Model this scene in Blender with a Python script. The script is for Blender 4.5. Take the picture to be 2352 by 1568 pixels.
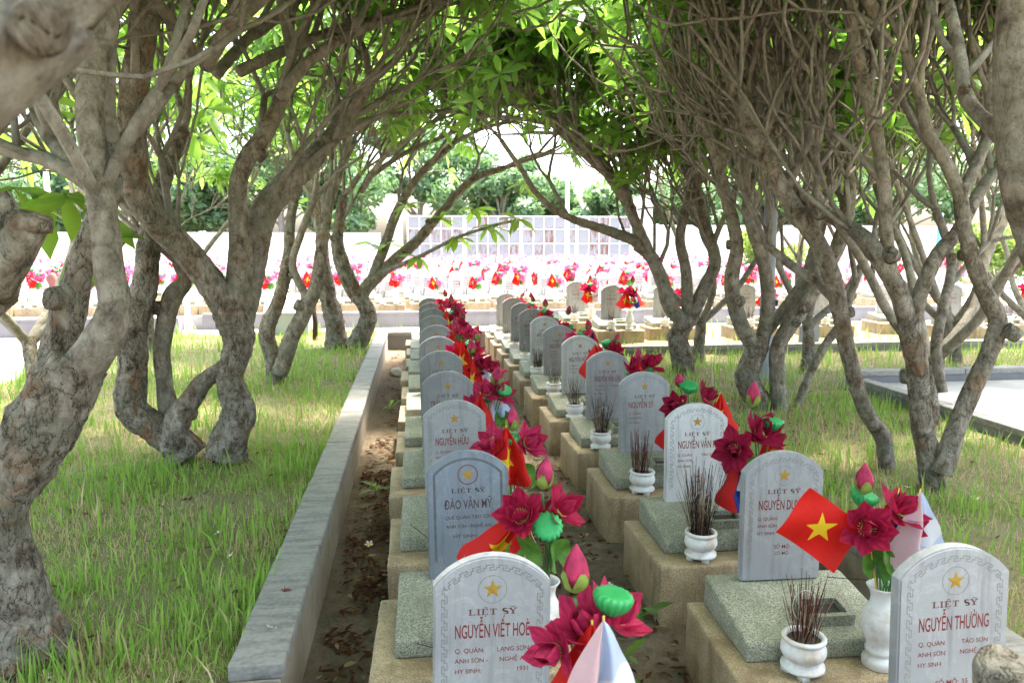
import bpy, bmesh, math, random
import numpy as np
from mathutils import Vector, Matrix, noise
random.seed(7)
R = math.radians
S = bpy.context.scene
for o in list(bpy.data.objects): bpy.data.objects.remove(o)

# ------------------------------------------------------------------ camera
CAM_H, FPX = 2.13, 760.0
YAW, PITCH = math.atan(0.12553), math.atan(98.5/760.0)
cam_d = bpy.data.cameras.new('camera'); cam = bpy.data.objects.new('camera', cam_d)
S.collection.objects.link(cam); S.camera = cam
cam.location = (0, 0, CAM_H)
cam.rotation_euler = (math.pi/2-PITCH, 0, -YAW)
cam_d.sensor_width = 36.0; cam_d.lens = FPX/1024*36.0
cam_d.clip_start = 0.05; cam_d.clip_end = 2000
cam_d.dof.use_dof = True; cam_d.dof.focus_distance = 4.2; cam_d.dof.aperture_fstop = 4.8
# ------------------------------------------------------------------ sky, sun, exposure
SUN_EL, SUN_AZ = R(74), R(48)          # azimuth measured from +Y towards +X
w = bpy.data.worlds.new('World'); S.world = w; w.use_nodes = True
nt = w.node_tree; nt.nodes.clear()
sky = nt.nodes.new('ShaderNodeTexSky'); sky.sky_type = 'NISHITA'; sky.sun_disc = False
sky.sun_elevation = SUN_EL; sky.sun_rotation = SUN_AZ
sky.air_density = 1.0; sky.dust_density = 6.0; sky.ozone_density = 0.6
bg = nt.nodes.new('ShaderNodeBackground'); bg.inputs[1].default_value = 0.15
out = nt.nodes.new('ShaderNodeOutputWorld')
nt.links.new(sky.outputs[0], bg.inputs[0]); nt.links.new(bg.outputs[0], out.inputs[0])
sun_d = bpy.data.lights.new('sun', 'SUN'); sun = bpy.data.objects.new('sun', sun_d)
S.collection.objects.link(sun)
sun_d.energy = 2.2; sun_d.angle = R(6); sun_d.color = (1.0, 0.95, 0.87)
sd = Vector((math.sin(SUN_AZ)*math.cos(SUN_EL), math.cos(SUN_AZ)*math.cos(SUN_EL), math.sin(SUN_EL)))
sun.rotation_euler = sd.to_track_quat('Z', 'Y').to_euler(); sun.location = (0, 0, 30)
S.view_settings.view_transform = 'Standard'; S.view_settings.look = 'None'
S.view_settings.exposure = 3.38; S.view_settings.gamma = 1.0
S.view_settings.use_curve_mapping = False
S.render.engine = 'CYCLES'
S.cycles.max_bounces = 6; S.cycles.diffuse_bounces = 4; S.cycles.transmission_bounces = 4
S.cycles.transparent_max_bounces = 8; S.cycles.sample_clamp_indirect = 6

# ------------------------------------------------------------------ helpers
fwd = Vector((math.sin(YAW)*math.cos(PITCH), math.cos(YAW)*math.cos(PITCH), -math.sin(PITCH)))
rgt = Vector((math.cos(YAW), -math.sin(YAW), 0)); upv = rgt.cross(fwd)
CL = Vector((0, 0, CAM_H))
Q = 1024/2352.0
def ray(x, y):                       # direction of a photo point (2352 wide measure)
    return fwd + rgt*((x*Q-512)/FPX) + upv*((341-y*Q)/FPX)
def U(x, y, Y):                      # its place at distance Y down the row
    d = ray(x, y); return CL + d*(Y/d.y)
def px(r, Y, X=0):                   # a measured width as metres at that place
    return r*Q*(Y*0.984+X*0.1235+0.15)/FPX
COL = S.collection
def setp(o, label=None, cat=None, group=None, kind=None):
    if label: o['label'] = label
    if cat: o['category'] = cat
    if group: o['group'] = group
    if kind: o['kind'] = kind
    return o
def empty(name, loc=(0, 0, 0), rz=0, parent=None):
    o = bpy.data.objects.new(name, None); COL.objects.link(o)
    o.empty_display_size = 0.1
    o.location = loc; o.rotation_euler = (0, 0, rz)
    if parent: o.parent = parent
    return o
def link(name, me, parent=None, loc=None, rot=None, scale=None):
    o = bpy.data.objects.new(name, me); COL.objects.link(o)
    if parent: o.parent = parent
    if loc is not None: o.location = loc
    if rot is not None: o.rotation_euler = rot
    if scale is not None: o.scale = (scale,)*3 if isinstance(scale, (int, float)) else scale
    return o
def mesh(name, verts, faces, mats, fm=None, smooth=True):
    me = bpy.data.meshes.new(name)
    me.from_pydata([tuple(v) for v in verts], [], faces)
    for m in (mats if isinstance(mats, (list, tuple)) else [mats]): me.materials.append(m)
    if fm is not None: me.polygons.foreach_set('material_index', np.asarray(fm, dtype=np.int32))
    if smooth: me.polygons.foreach_set('use_smooth', np.ones(len(me.polygons), dtype=bool))
    me.update(); return me
class MB:
    def __init__(s): s.v = []; s.f = []; s.m = []
    def add(s, v, f, m=0):
        b = len(s.v); s.v.extend(v); s.f.extend([tuple(i+b for i in q) for q in f]); s.m.extend([m]*len(f))
    def mesh(s, name, mats, smooth=True): return mesh(name, s.v, s.f, mats, s.m, smooth)
    def box(s, x0, x1, y0, y1, z0, z1, m=0):
        v = [(x0,y0,z0),(x1,y0,z0),(x1,y1,z0),(x0,y1,z0),(x0,y0,z1),(x1,y0,z1),(x1,y1,z1),(x0,y1,z1)]
        s.add(v, [(0,3,2,1),(4,5,6,7),(0,1,5,4),(1,2,6,5),(2,3,7,6),(3,0,4,7)], m)
    def lathe(s, prof, n=24, m=0, c=(0,0,0), cap=True):
        v = []; f = []
        for r, z in prof:
            for i in range(n):
                a = 2*math.pi*i/n; v.append((c[0]+r*math.cos(a), c[1]+r*math.sin(a), c[2]+z))
        for j in range(len(prof)-1):
            for i in range(n):
                k = (i+1) % n; f.append((j*n+i, j*n+k, (j+1)*n+k, (j+1)*n+i))
        if cap: f.append(tuple(range(n-1, -1, -1))); f.append(tuple((len(prof)-1)*n+i for i in range(n)))
        s.add(v, f, m)
    def tube(s, pts, rad, n=6, m=0, rough=0.0, freq=8.0, off=0.0, cap=True):
        pts = [Vector(p) for p in pts]; N = len(pts); v = []; f = []
        t = (pts[1]-pts[0]).normalized()
        u = t.orthogonal().normalized()
        for i in range(N):
            t2 = (pts[min(i+1, N-1)]-pts[max(i-1, 0)])
            if t2.length < 1e-9: t2 = t
            t2 = t2.normalized()
            q = t.rotation_difference(t2); u = (q @ u); u = (u-t2*u.dot(t2)).normalized(); t = t2
            b = t.cross(u)
            for k in range(n):
                a = 2*math.pi*k/n; d = u*math.cos(a)+b*math.sin(a); r = rad[i]
                if rough:
                    p = pts[i]+d*r
                    r *= 1+rough*(noise.noise(Vector((p.x*freq+off, p.y*freq, p.z*freq*.4)))
                                  + .7*noise.noise(Vector((p.x*freq*2.6+off, p.y*freq*2.6, p.z*freq*1.5)))
                                  + .45*noise.noise(Vector((p.x*freq*6+off, p.y*freq*6, p.z*freq*4))))
                v.append(tuple(pts[i]+d*r))
        for j in range(N-1):
            for k in range(n):
                l = (k+1) % n; f.append((j*n+k, j*n+l, (j+1)*n+l, (j+1)*n+k))
        if cap: f.append(tuple(range(n-1, -1, -1))); f.append(tuple((N-1)*n+k for k in range(n)))
        s.add(v, f, m)
def catmull(P, step):
    """smooth list of (Vector, radius) to about one ring every step metres"""
    out_p = []; out_r = []
    for i in range(len(P)-1):
        p0, p1, p2, p3 = P[max(i-1,0)], P[i], P[i+1], P[min(i+2,len(P)-1)]
        n = max(2, int((p2[0]-p1[0]).length/step))
        for j in range(n):
            t = j/n; a = -.5*t+t*t-.5*t**3; b = 1-2.5*t*t+1.5*t**3; c = .5*t+2*t*t-1.5*t**3; d = -.5*t*t+.5*t**3
            out_p.append(p0[0]*a+p1[0]*b+p2[0]*c+p3[0]*d); out_r.append(max(.004, p0[1]*a+p1[1]*b+p2[1]*c+p3[1]*d))
    out_p.append(P[-1][0]); out_r.append(P[-1][1]); return out_p, out_r
def bevel_box(name, sx, sy, sz, mat, bev=.01, top=None, segs=2, worn=0, cuts=7, seed=0):
    """box sx by sy standing on z=0, rounded edges; top=(z front, z back) tilts the top"""
    bm = bmesh.new(); bmesh.ops.create_cube(bm, size=1.0)
    for v in bm.verts:
        z = sz
        if top: z = top[0] if v.co.y < 0 else top[1]
        v.co = Vector((v.co.x*sx, v.co.y*sy, (v.co.z+.5)*z))
    if bev: bmesh.ops.bevel(bm, geom=list(bm.edges), offset=bev, segments=segs, affect='EDGES', profile=.6)
    if worn:                              # chipped, uneven faces and edges
        bmesh.ops.subdivide_edges(bm, edges=[e for e in bm.edges if e.calc_length() > .06], cuts=cuts, use_grid_fill=True)
        bm.normal_update()
        for v in bm.verts:
            k = noise.noise(v.co*9+Vector((seed*5.3, 0, 0)))+.6*noise.noise(v.co*27+Vector((0, seed*3.1, 0)))
            edge = sum(abs(abs(a)-h) < bev*1.6 for a, h in ((v.co.x, sx/2), (v.co.y, sy/2)))+(v.co.z > sz-bev*3)
            v.co += v.normal*worn*(k-(.9*max(0, noise.noise(v.co*14+Vector((7, 1, seed)))) if edge >= 2 else 0))
        bmesh.ops.triangulate(bm, faces=[f for f in bm.faces if len(f.verts) > 4])
    me = bpy.data.meshes.new(name); bm.to_mesh(me); bm.free(); me.materials.append(mat)
    if worn: me.polygons.foreach_set('use_smooth', np.ones(len(me.polygons), dtype=bool))
    return me

# ------------------------------------------------------------------ materials
def new_mat(name):
    m = bpy.data.materials.new(name); m.use_nodes = True; n = m.node_tree
    b = n.nodes['Principled BSDF']; return m, n, b
def nd(n, t, **k):
    x = n.nodes.new(t)
    for a, v in k.items():
        if a in ('operation', 'data_type', 'blend_type', 'noise_dimensions', 'feature', 'attribute_name', 'mode', 'wave_type', 'bands_direction'): setattr(x, a, v)
        else: x.inputs[a.replace('_', ' ')].default_value = v
    return x
def ramp(n, fac, stops):
    r = n.nodes.new('ShaderNodeValToRGB'); cr = r.color_ramp
    while len(cr.elements) > 1: cr.elements.remove(cr.elements[-1])
    cr.elements[0].position = stops[0][0]; cr.elements[0].color = (*stops[0][1], 1)
    for p, c in stops[1:]:
        e = cr.elements.new(p); e.color = (*c, 1)
    n.links.new(fac, r.inputs[0]); return r.outputs[0]
def mixc(n, fac, a, b, mode='MIX'):
    x = n.nodes.new('ShaderNodeMix'); x.data_type = 'RGBA'; x.blend_type = mode
    for s, v in ((0, fac), (6, a), (7, b)):
        if isinstance(v, (int, float)): x.inputs[s].default_value = v
        elif isinstance(v, tuple): x.inputs[s].default_value = (*v, 1)
        else: n.links.new(v, x.inputs[s])
    return x.outputs[2]
def coords(n, obj=True, scale=None, rnd=True):
    if obj:
        t = n.nodes.new('ShaderNodeTexCoord'); o = t.outputs['Object']
    else:
        t = n.nodes.new('ShaderNodeNewGeometry'); o = t.outputs['Position']
    if obj and rnd:
        oi = n.nodes.new('ShaderNodeObjectInfo'); mu = nd(n, 'ShaderNodeMath', operation='MULTIPLY'); mu.inputs[1].default_value = 37.0
        n.links.new(oi.outputs['Random'], mu.inputs[0])
        ad = nd(n, 'ShaderNodeVectorMath', operation='ADD'); n.links.new(o, ad.inputs[0]); n.links.new(mu.outputs[0], ad.inputs[1]); o = ad.outputs[0]
    if scale:
        mp = n.nodes.new('ShaderNodeMapping'); mp.inputs['Scale'].default_value = scale; n.links.new(o, mp.inputs[0]); o = mp.outputs[0]
    return o
def noi(n, co, scale, detail=4, rough=.55, dist=0):
    x = nd(n, 'ShaderNodeTexNoise', Scale=scale, Detail=detail, Roughness=rough, Distortion=dist); n.links.new(co, x.inputs['Vector']); return x.outputs[0]
def bump(n, b, h, strength=.3, dist=.01):
    x = nd(n, 'ShaderNodeBump', Strength=strength, Distance=dist); n.links.new(h, x.inputs['Height']); n.links.new(x.outputs[0], b.inputs['Normal']); return x
def plain(name, c, rough=.6, spec=.3, var=.12, sc=30, bmp=0.0):
    m, n, b = new_mat(name); co = coords(n)
    f = noi(n, co, sc)
    n.links.new(mixc(n, f, tuple(x*(1-var) for x in c), tuple(min(1, x*(1+var)) for x in c)), b.inputs['Base Color'])
    b.inputs['Roughness'].default_value = rough; b.inputs['Specular IOR Level'].default_value = spec
    if bmp: bump(n, b, f, bmp, .003)
    return m
def terrazzo(name, cols, stain, scale=220):
    m, n, b = new_mat(name); co = coords(n)
    v = nd(n, 'ShaderNodeTexVoronoi', Scale=scale, Randomness=1.0); n.links.new(co, v.inputs['Vector'])
    sep = n.nodes.new('ShaderNodeSeparateColor'); n.links.new(v.outputs['Color'], sep.inputs[0])
    c = ramp(n, sep.outputs[0], cols)
    g = noi(n, co, 6, 6, .65); g2 = noi(n, co, 2.2, 3)
    st = ramp(n, g, [(.40, (0,0,0)), (.72, (1,1,1))])
    c = mixc(n, .55, c, mixc(n, st, c, stain))
    c = mixc(n, ramp(n, g2, [(.35, (0,0,0)), (.7, (.35,.35,.35))]), c, stain, 'MULTIPLY')
    k = noi(n, coords(n, True, (9, 9, 1.6)), 1.0, 6, .65)
    c = mixc(n, ramp(n, k, [(.50,(0,0,0)), (.68,(.6,.6,.6))]), c, tuple(x*.8 for x in stain))
    n.links.new(c, b.inputs['Base Color']); b.inputs['Roughness'].default_value = .75
    bump(n, b, v.outputs['Distance'], .25, .002)
    return m
M = {}
M['slab'] = terrazzo('green_terrazzo', [(0,(.085,.09,.06)), (.3,(.205,.21,.145)), (.6,(.32,.325,.235)), (.9,(.46,.44,.34))], (.19,.195,.13))
M['base'] = terrazzo('tan_terrazzo', [(0,(.24,.165,.08)), (.4,(.37,.275,.15)), (.75,(.46,.36,.21)), (1,(.56,.47,.31))], (.17,.105,.045), 260)
def marble(name, a, bcol, vein):
    m, n, b = new_mat(name); co = coords(n)
    f = noi(n, co, 16, 8, .66, .3); v = noi(n, co, 4.0, 8, .7, 1.0)
    c = mixc(n, f, a, bcol)
    c = mixc(n, ramp(n, v, [(.47,(0,0,0)), (.5,(.4,.4,.4)), (.53,(0,0,0))]), c, vein)
    d = noi(n, co, 2.0, 5, .6)
    c = mixc(n, ramp(n, d, [(.45,(0,0,0)), (.75,(.6,.6,.6))]), c, tuple(x*.60 for x in a))
    k = noi(n, coords(n, True, (26, 26, 2.2)), 1.0, 5, .6)
    c = mixc(n, ramp(n, k, [(.52,(0,0,0)), (.70,(.55,.55,.55))]), c, tuple(x*.55 for x in a))
    sp = nd(n, 'ShaderNodeTexVoronoi', Scale=420.0); n.links.new(co, sp.inputs['Vector'])
    c = mixc(n, .10, c, sp.outputs['Color'], 'SOFT_LIGHT')
    oi = n.nodes.new('ShaderNodeObjectInfo'); c = mixc(n, 1.0, c, ramp(n, oi.outputs['Random'], [(0,(.84,.84,.83)), (.5,(1,1,1)), (1,(.95,.97,1.0))]), 'MULTIPLY')
    n.links.new(c, b.inputs['Base Color']); b.inputs['Roughness'].default_value = .55
    b.inputs['Specular IOR Level'].default_value = .35
    bump(n, b, f, .08, .003)
    return m
M['marble'] = marble('grey_marble', (.275,.274,.275), (.345,.344,.342), (.42,.418,.412))
M['marble_white'] = marble('pale_marble', (.46,.46,.45), (.55,.55,.54), (.60,.60,.60))
M['marble_blue'] = marble('blue_grey_marble', (.165,.19,.215), (.225,.25,.275), (.30,.32,.34))
M['marble_warm'] = marble('dull_grey_marble', (.25,.25,.255), (.33,.33,.335), (.40,.40,.40))
m, n, b = new_mat('white_glaze'); co = coords(n)
f = noi(n, co, 9, 5, .6); sx = n.nodes.new('ShaderNodeSeparateXYZ'); t = n.nodes.new('ShaderNodeTexCoord'); n.links.new(t.outputs['Object'], sx.inputs[0])
c = mixc(n, ramp(n, f, [(.50,(0,0,0)), (.66,(.75,.75,.75))]), mixc(n, noi(n, co, 40, 4), (.62,.60,.56), (.76,.74,.70)), (.45,.33,.22))
n.links.new(c, b.inputs['Base Color']); b.inputs['Roughness'].default_value = .5; b.inputs['Specular IOR Level'].default_value = .3; bump(n, b, noi(n, co, 60, 4), .15, .003)
M['glaze'] = m
m, n, b = new_mat('kerb_concrete'); co = coords(n, False)
f = noi(n, co, 3.5, 7, .62); g = noi(n, coords(n, False, (1.2, 5, 4)), 3.2, 7, .72, .2)
c = mixc(n, f, (.17,.16,.14), (.255,.24,.21)); c = mixc(n, ramp(n, g, [(.46,(0,0,0)), (.60,(.8,.8,.8))]), c, (.10,.092,.08))
c = mixc(n, ramp(n, noi(n, co, 40, 3), [(.3,(0,0,0)), (.75,(.3,.3,.3))]), c, (.42,.40,.36))
n.links.new(c, b.inputs['Base Color']); b.inputs['Roughness'].default_value = .85; bump(n, b, noi(n, co, 60, 5), .25, .004)
M['kerb'] = m
m, n, b = new_mat('kerb_wall'); co = coords(n, False, (3, 3, .8))
f = noi(n, co, 2.5, 6, .6)
c = mixc(n, f, (.20,.15,.095), (.36,.31,.235)); c = mixc(n, ramp(n, noi(n, coords(n, False), 7, 5), [(.5,(0,0,0)), (.8,(.7,.7,.7))]), c, (.12,.105,.06))
n.links.new(c, b.inputs['Base Color']); b.inputs['Roughness'].default_value = .9; bump(n, b, noi(n, coords(n, False), 45, 5), .3, .004)
M['kerbwall'] = m
m, n, b = new_mat('grey_render'); co = coords(n, False)
f = noi(n, coords(n, False, (3, 3, .5)), 2.2, 6, .65)
c = mixc(n, f, (.125,.12,.122), (.205,.20,.203)); c = mixc(n, ramp(n, noi(n, co, 1.3, 4), [(.45,(0,0,0)), (.7,(.5,.5,.5))]), c, (.09,.087,.088))
n.links.new(c, b.inputs['Base Color']); b.inputs['Roughness'].default_value = .9; bump(n, b, noi(n, co, 50, 4), .2, .004)
M['render'] = m
m, n, b = new_mat('soil'); co = coords(n, False)
f = noi(n, co, 2.0, 8, .65); g = noi(n, co, 16, 6, .7)
c = mixc(n, f, (.065,.045,.026), (.155,.115,.068)); c = mixc(n, ramp(n, g, [(.35,(0,0,0)), (.7,(.7,.7,.7))]), c, (.20,.155,.095))
c = mixc(n, ramp(n, noi(n, co, 3.7, 5), [(.52,(0,0,0)), (.7,(.6,.6,.6))]), c, (.05,.055,.02))
n.links.new(c, b.inputs['Base Color']); b.inputs['Roughness'].default_value = .95; bump(n, b, g, 1.0, .05)
M['soil'] = m
m, n, b = new_mat('lawn_soil'); co = coords(n, False)
f = noi(n, co, 1.6, 7, .6); g = noi(n, co, 30, 5, .7)
c = mixc(n, f, (.115,.085,.042), (.125,.145,.045)); c = mixc(n, g, c, (.19,.155,.075))
n.links.new(c, b.inputs['Base Color']); b.inputs['Roughness'].default_value = .95; bump(n, b, g, .8, .02)
M['lawn'] = m
m, n, b = new_mat('pale_paving'); co = coords(n, False)
c = mixc(n, noi(n, co, 2.5, 6), (.31,.285,.27), (.40,.37,.35)); c = mixc(n, ramp(n, noi(n, co, 11, 5), [(.5,(0,0,0)), (.8,(.4,.4,.4))]), c, (.30,.27,.25))
n.links.new(c, b.inputs['Base Color']); b.inputs['Roughness'].default_value = .85
M['paving'] = m
# bark: pale flaking plates over brown, lichen, rusty scars, thin dark cracks where the wood is old
m, n, b = new_mat('frangipani_bark'); co = coords(n, False)
at = nd(n, 'ShaderNodeAttribute', attribute_name='rugged')
f = noi(n, coords(n, False, (1, 1, .7)), 13, 8, .72, .3); l = noi(n, co, 3.2, 6, .68, .4); g = noi(n, coords(n, False, (1, 1, .45)), 55, 5, .7, .3)
c = ramp(n, f, [(.34,(.060,.046,.034)), (.43,(.155,.124,.092)), (.50,(.232,.197,.153)), (.58,(.305,.27,.218)), (.68,(.36,.33,.28))])
c = mixc(n, ramp(n, l, [(.50,(0,0,0)), (.57,(.7,.7,.7))]), c, mixc(n, f, (.115,.105,.075), (.275,.26,.20)))
ru = mixc(n, 1.0, ramp(n, noi(n, co, 4.0, 5, .65, .2), [(.55,(0,0,0)), (.64,(.7,.7,.7))]), at.outputs['Fac'], 'MULTIPLY')
c = mixc(n, ru, c, (.20,.105,.05))
iv = nd(n, 'ShaderNodeMath', operation='MULTIPLY_ADD'); n.links.new(at.outputs['Fac'], iv.inputs[0]); iv.inputs[1].default_value = -.9; iv.inputs[2].default_value = .45; iv.use_clamp = True
c = mixc(n, iv.outputs[0], c, (.27,.255,.22))
dk = ramp(n, noi(n, coords(n, False, (1, 1, 2.2)), 3.8, 4, .6), [(.58,(0,0,0)), (.68,(.55,.55,.55))])
c = mixc(n, dk, c, (.085,.062,.042))
rid = nd(n, 'ShaderNodeMath', operation='ABSOLUTE'); rs = nd(n, 'ShaderNodeMath', operation='SUBTRACT'); n.links.new(noi(n, coords(n, False, (1, 1, .5)), 17, 6, .6, .4), rs.inputs[0]); rs.inputs[1].default_value = .5; n.links.new(rs.outputs[0], rid.inputs[0])
crack = ramp(n, rid.outputs[0], [(.0,(1,1,1)), (.022,(0,0,0))])
cf = mixc(n, 1.0, crack, at.outputs['Fac'], 'MULTIPLY')
c = mixc(n, cf, c, (.022,.016,.011))
c = mixc(n, ramp(n, g, [(.30,(.75,.75,.75)), (.41,(0,0,0))]), c, (.05,.038,.027))
n.links.new(c, b.inputs['Base Color']); b.inputs['Roughness'].default_value = .92; b.inputs['Specular IOR Level'].default_value = .12
hv = ramp(n, rid.outputs[0], [(.0,(0,0,0)), (.10,(1,1,1))]); hm = mixc(n, 1.0, hv, at.outputs['Fac'], 'MULTIPLY')
hh = nd(n, 'ShaderNodeMath', operation='MULTIPLY_ADD'); n.links.new(hm, hh.inputs[0]); hh.inputs[1].default_value = 1.1
h2 = nd(n, 'ShaderNodeMath', operation='MULTIPLY_ADD'); n.links.new(f, h2.inputs[0]); h2.inputs[1].default_value = 1.6; n.links.new(g, h2.inputs[2]); n.links.new(h2.outputs[0], hh.inputs[2])
bp = bump(n, b, hh.outputs[0], .8, .012)
M['bark'] = m
def leafmat(name, c1, c2, tr, trans=.5, attr=True, rough=.42):
    m = bpy.data.materials.new(name); m.use_nodes = True; n = m.node_tree; n.nodes.clear()
    o = n.nodes.new('ShaderNodeOutputMaterial'); b = n.nodes.new('ShaderNodeBsdfPrincipled'); t = n.nodes.new('ShaderNodeBsdfTranslucent'); mx = n.nodes.new('ShaderNodeMixShader')
    if attr: f = nd(n, 'ShaderNodeAttribute', attribute_name='tint').outputs['Fac']
    else: f = n.nodes.new('ShaderNodeObjectInfo').outputs['Random']
    n.links.new(mixc(n, f, c1, c2), b.inputs['Base Color'])
    n.links.new(mixc(n, f, tuple(x*.75 for x in tr), tr), t.inputs[0])
    b.inputs['Roughness'].default_value = rough; b.inputs['Specular IOR Level'].default_value = .3; mx.inputs[0].default_value = trans
    n.links.new(b.outputs[0], mx.inputs[1]); n.links.new(t.outputs[0], mx.inputs[2]); n.links.new(mx.outputs[0], o.inputs[0]); return m
M['leaf'] = leafmat('frangipani_leaf', (.06,.15,.022), (.13,.24,.035), (.29,.52,.075), .58)
M['leaf1'] = leafmat('frangipani_leaf_single', (.06,.15,.022), (.13,.24,.035), (.34,.56,.06), .55, False)
M['farleaf'] = leafmat('far_foliage', (.075,.15,.07), (.15,.24,.115), (.18,.33,.10), .35)  # leaf colours lightened so the distance haze is painted in
M['bushleaf'] = leafmat('bush_foliage', (.09,.16,.03), (.17,.25,.05), (.30,.42,.06), .4)
m = bpy.data.materials.new('grass_blade'); m.use_nodes = True; n = m.node_tree; n.nodes.clear()
o = n.nodes.new('ShaderNodeOutputMaterial'); d = n.nodes.new('ShaderNodeBsdfDiffuse'); t = n.nodes.new('ShaderNodeBsdfTranslucent'); mx = n.nodes.new('ShaderNodeMixShader'); at = nd(n, 'ShaderNodeAttribute', attribute_name='Col')
n.links.new(at.outputs['Color'], d.inputs[0]); n.links.new(at.outputs['Color'], t.inputs[0]); mx.inputs[0].default_value = .4
n.links.new(d.outputs[0], mx.inputs[1]); n.links.new(t.outputs[0], mx.inputs[2]); n.links.new(mx.outputs[0], o.inputs[0]); M['grass'] = m
m2 = m.copy(); m2.name = 'leaf_litter'; M['litter'] = m2
def cloth(name, c, trans=.25, rough=.6, vein=False):
    m = bpy.data.materials.new(name); m.use_nodes = True; n = m.node_tree; n.nodes.clear()
    o = n.nodes.new('ShaderNodeOutputMaterial'); b = n.nodes.new('ShaderNodeBsdfPrincipled'); t = n.nodes.new('ShaderNodeBsdfTranslucent'); mx = n.nodes.new('ShaderNodeMixShader')
    b.inputs['Roughness'].default_value = rough; b.inputs['Specular IOR Level'].default_value = .2
    if callable(c): cc = c(n)
    else:
        f = noi(n, coords(n, True, (90, 9, 30), False), 1.0, 4) if vein else noi(n, coords(n), 22, 4); cc = mixc(n, ramp(n, f, [(.3,(0,0,0)), (.7,(1,1,1))]), tuple(x*.58 for x in c), tuple(min(1, x*1.3) for x in c))
    bp_ = bump(n, b, noi(n, coords(n), 38, 5, .6), .35, .006); n.links.new(bp_.outputs[0], t.inputs['Normal'])
    n.links.new(cc, b.inputs['Base Color']); n.links.new(cc, t.inputs[0]); mx.inputs[0].default_value = trans
    n.links.new(b.outputs[0], mx.inputs[1]); n.links.new(t.outputs[0], mx.inputs[2]); n.links.new(mx.outputs[0], o.inputs[0]); return m
M['petal'] = cloth('crimson_petal', (.42,.016,.062), .35, vein=True)
M['petal_pink'] = cloth('pink_petal', (.50,.03,.10), .35, vein=True)
M['petal_dark'] = cloth('dark_crimson_petal', (.30,.011,.045), .35, vein=True)
M['petal_far'] = cloth('overexposed_pink_petal', (.62,.12,.24), .3)  # overexposed sunlight on the far flowers painted in as a paler pink
M['budpink'] = cloth('bud_pink', (.46,.04,.11), .2)
M['calyx'] = cloth('calyx_green', (.22,.30,.06), .2)
M['pod'] = plain('seed_pod_green', (.02,.27,.07), .45, .4, .25, 60)
M['fleaf'] = cloth('silk_leaf_green', (.10,.23,.035), .3)
M['fstem'] = plain('stem_green', (.05,.17,.04), .5)
M['stamen'] = plain('stamen_yellow', (.55,.42,.12), .7, .2, .3, 200)
def vnflag(n):
    uv = n.nodes.new('ShaderNodeUVMap'); s = n.nodes.new('ShaderNodeVectorMath'); s.operation = 'SUBTRACT'; n.links.new(uv.outputs[0], s.inputs[0]); s.inputs[1].default_value = (.75, .5, 0)
    acc = None
    for i in range(5):
        a = R(90+36+72*i); d = n.nodes.new('ShaderNodeVectorMath'); d.operation = 'DOT_PRODUCT'; n.links.new(s.outputs[0], d.inputs[0]); d.inputs[1].default_value = (math.cos(a), math.sin(a), 0)
        l = nd(n, 'ShaderNodeMath', operation='LESS_THAN'); n.links.new(d.outputs['Value'], l.inputs[0]); l.inputs[1].default_value = .309*.32
        if acc is None: acc = l.outputs[0]
        else:
            q = nd(n, 'ShaderNodeMath', operation='ADD'); n.links.new(acc, q.inputs[0]); n.links.new(l.outputs[0], q.inputs[1]); acc = q.outputs[0]
    g = nd(n, 'ShaderNodeMath', operation='GREATER_THAN'); n.links.new(acc, g.inputs[0]); g.inputs[1].default_value = 3.5
    return mixc(n, g.outputs[0], (.55,.012,.008), (.72,.46,.02))
def laoflag(pale):
    red, blue, white = ((.62,.40,.42), (.42,.50,.66), (.62,.63,.66)) if pale else ((.50,.015,.012), (.012,.03,.17), (.7,.7,.72))
    def f(n):
        uv = n.nodes.new('ShaderNodeUVMap'); sp = n.nodes.new('ShaderNodeSeparateXYZ'); n.links.new(uv.outputs[0], sp.inputs[0])
        a = nd(n, 'ShaderNodeMath', operation='COMPARE'); n.links.new(sp.outputs[1], a.inputs[0]); a.inputs[1].default_value = .5; a.inputs[2].default_value = .25
        d = n.nodes.new('ShaderNodeVectorMath'); d.operation = 'DISTANCE'; n.links.new(uv.outputs[0], d.inputs[0]); d.inputs[1].default_value = (.75, .5, 0)
        l = nd(n, 'ShaderNodeMath', operation='LESS_THAN'); n.links.new(d.outputs['Value'], l.inputs[0]); l.inputs[1].default_value = .19
        return mixc(n, l.outputs[0], mixc(n, a.outputs[0], red, blue), white)
    return f
M['vn'] = cloth('red_flag_cloth', vnflag, .3, .5)
M['lao'] = cloth('striped_flag_cloth', laoflag(False), .3, .5)
M['laop'] = cloth('pale_striped_flag_cloth', laoflag(True), .3, .5)
M['stick'] = plain('flag_stick', (.62,.42,.05), .5)
M['incense'] = plain('incense_red', (.085,.022,.016), .8, .1, .4, 50)
M['incense_d'] = plain('incense_brown', (.05,.03,.02), .85, .1, .4, 50)
M['incense_p'] = plain('incense_pale', (.30,.20,.13), .85, .1, .3, 50)
M['ash'] = plain('incense_ash', (.50,.47,.42), .9)
M['ashfill'] = plain('pot_sand', (.10,.08,.06), .95, .1, .4, 90, .5)
def worn(name, c):
    m, n, b = new_mat(name); co = coords(n, False); f = noi(n, co, 75, 5, .65); g = noi(n, co, 14, 4, .6)
    x = nd(n, 'ShaderNodeMath', operation='MULTIPLY_ADD'); n.links.new(g, x.inputs[0]); x.inputs[1].default_value = .8; n.links.new(f, x.inputs[2])
    n.links.new(mixc(n, ramp(n, x.outputs[0], [(1.03,(0,0,0)), (1.16,(.6,.6,.6))]), mixc(n, f, tuple(q*.7 for q in c), tuple(q*1.35 for q in c)), (.30,.28,.275)), b.inputs['Base Color']); b.inputs['Roughness'].default_value = .8; return m
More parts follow.
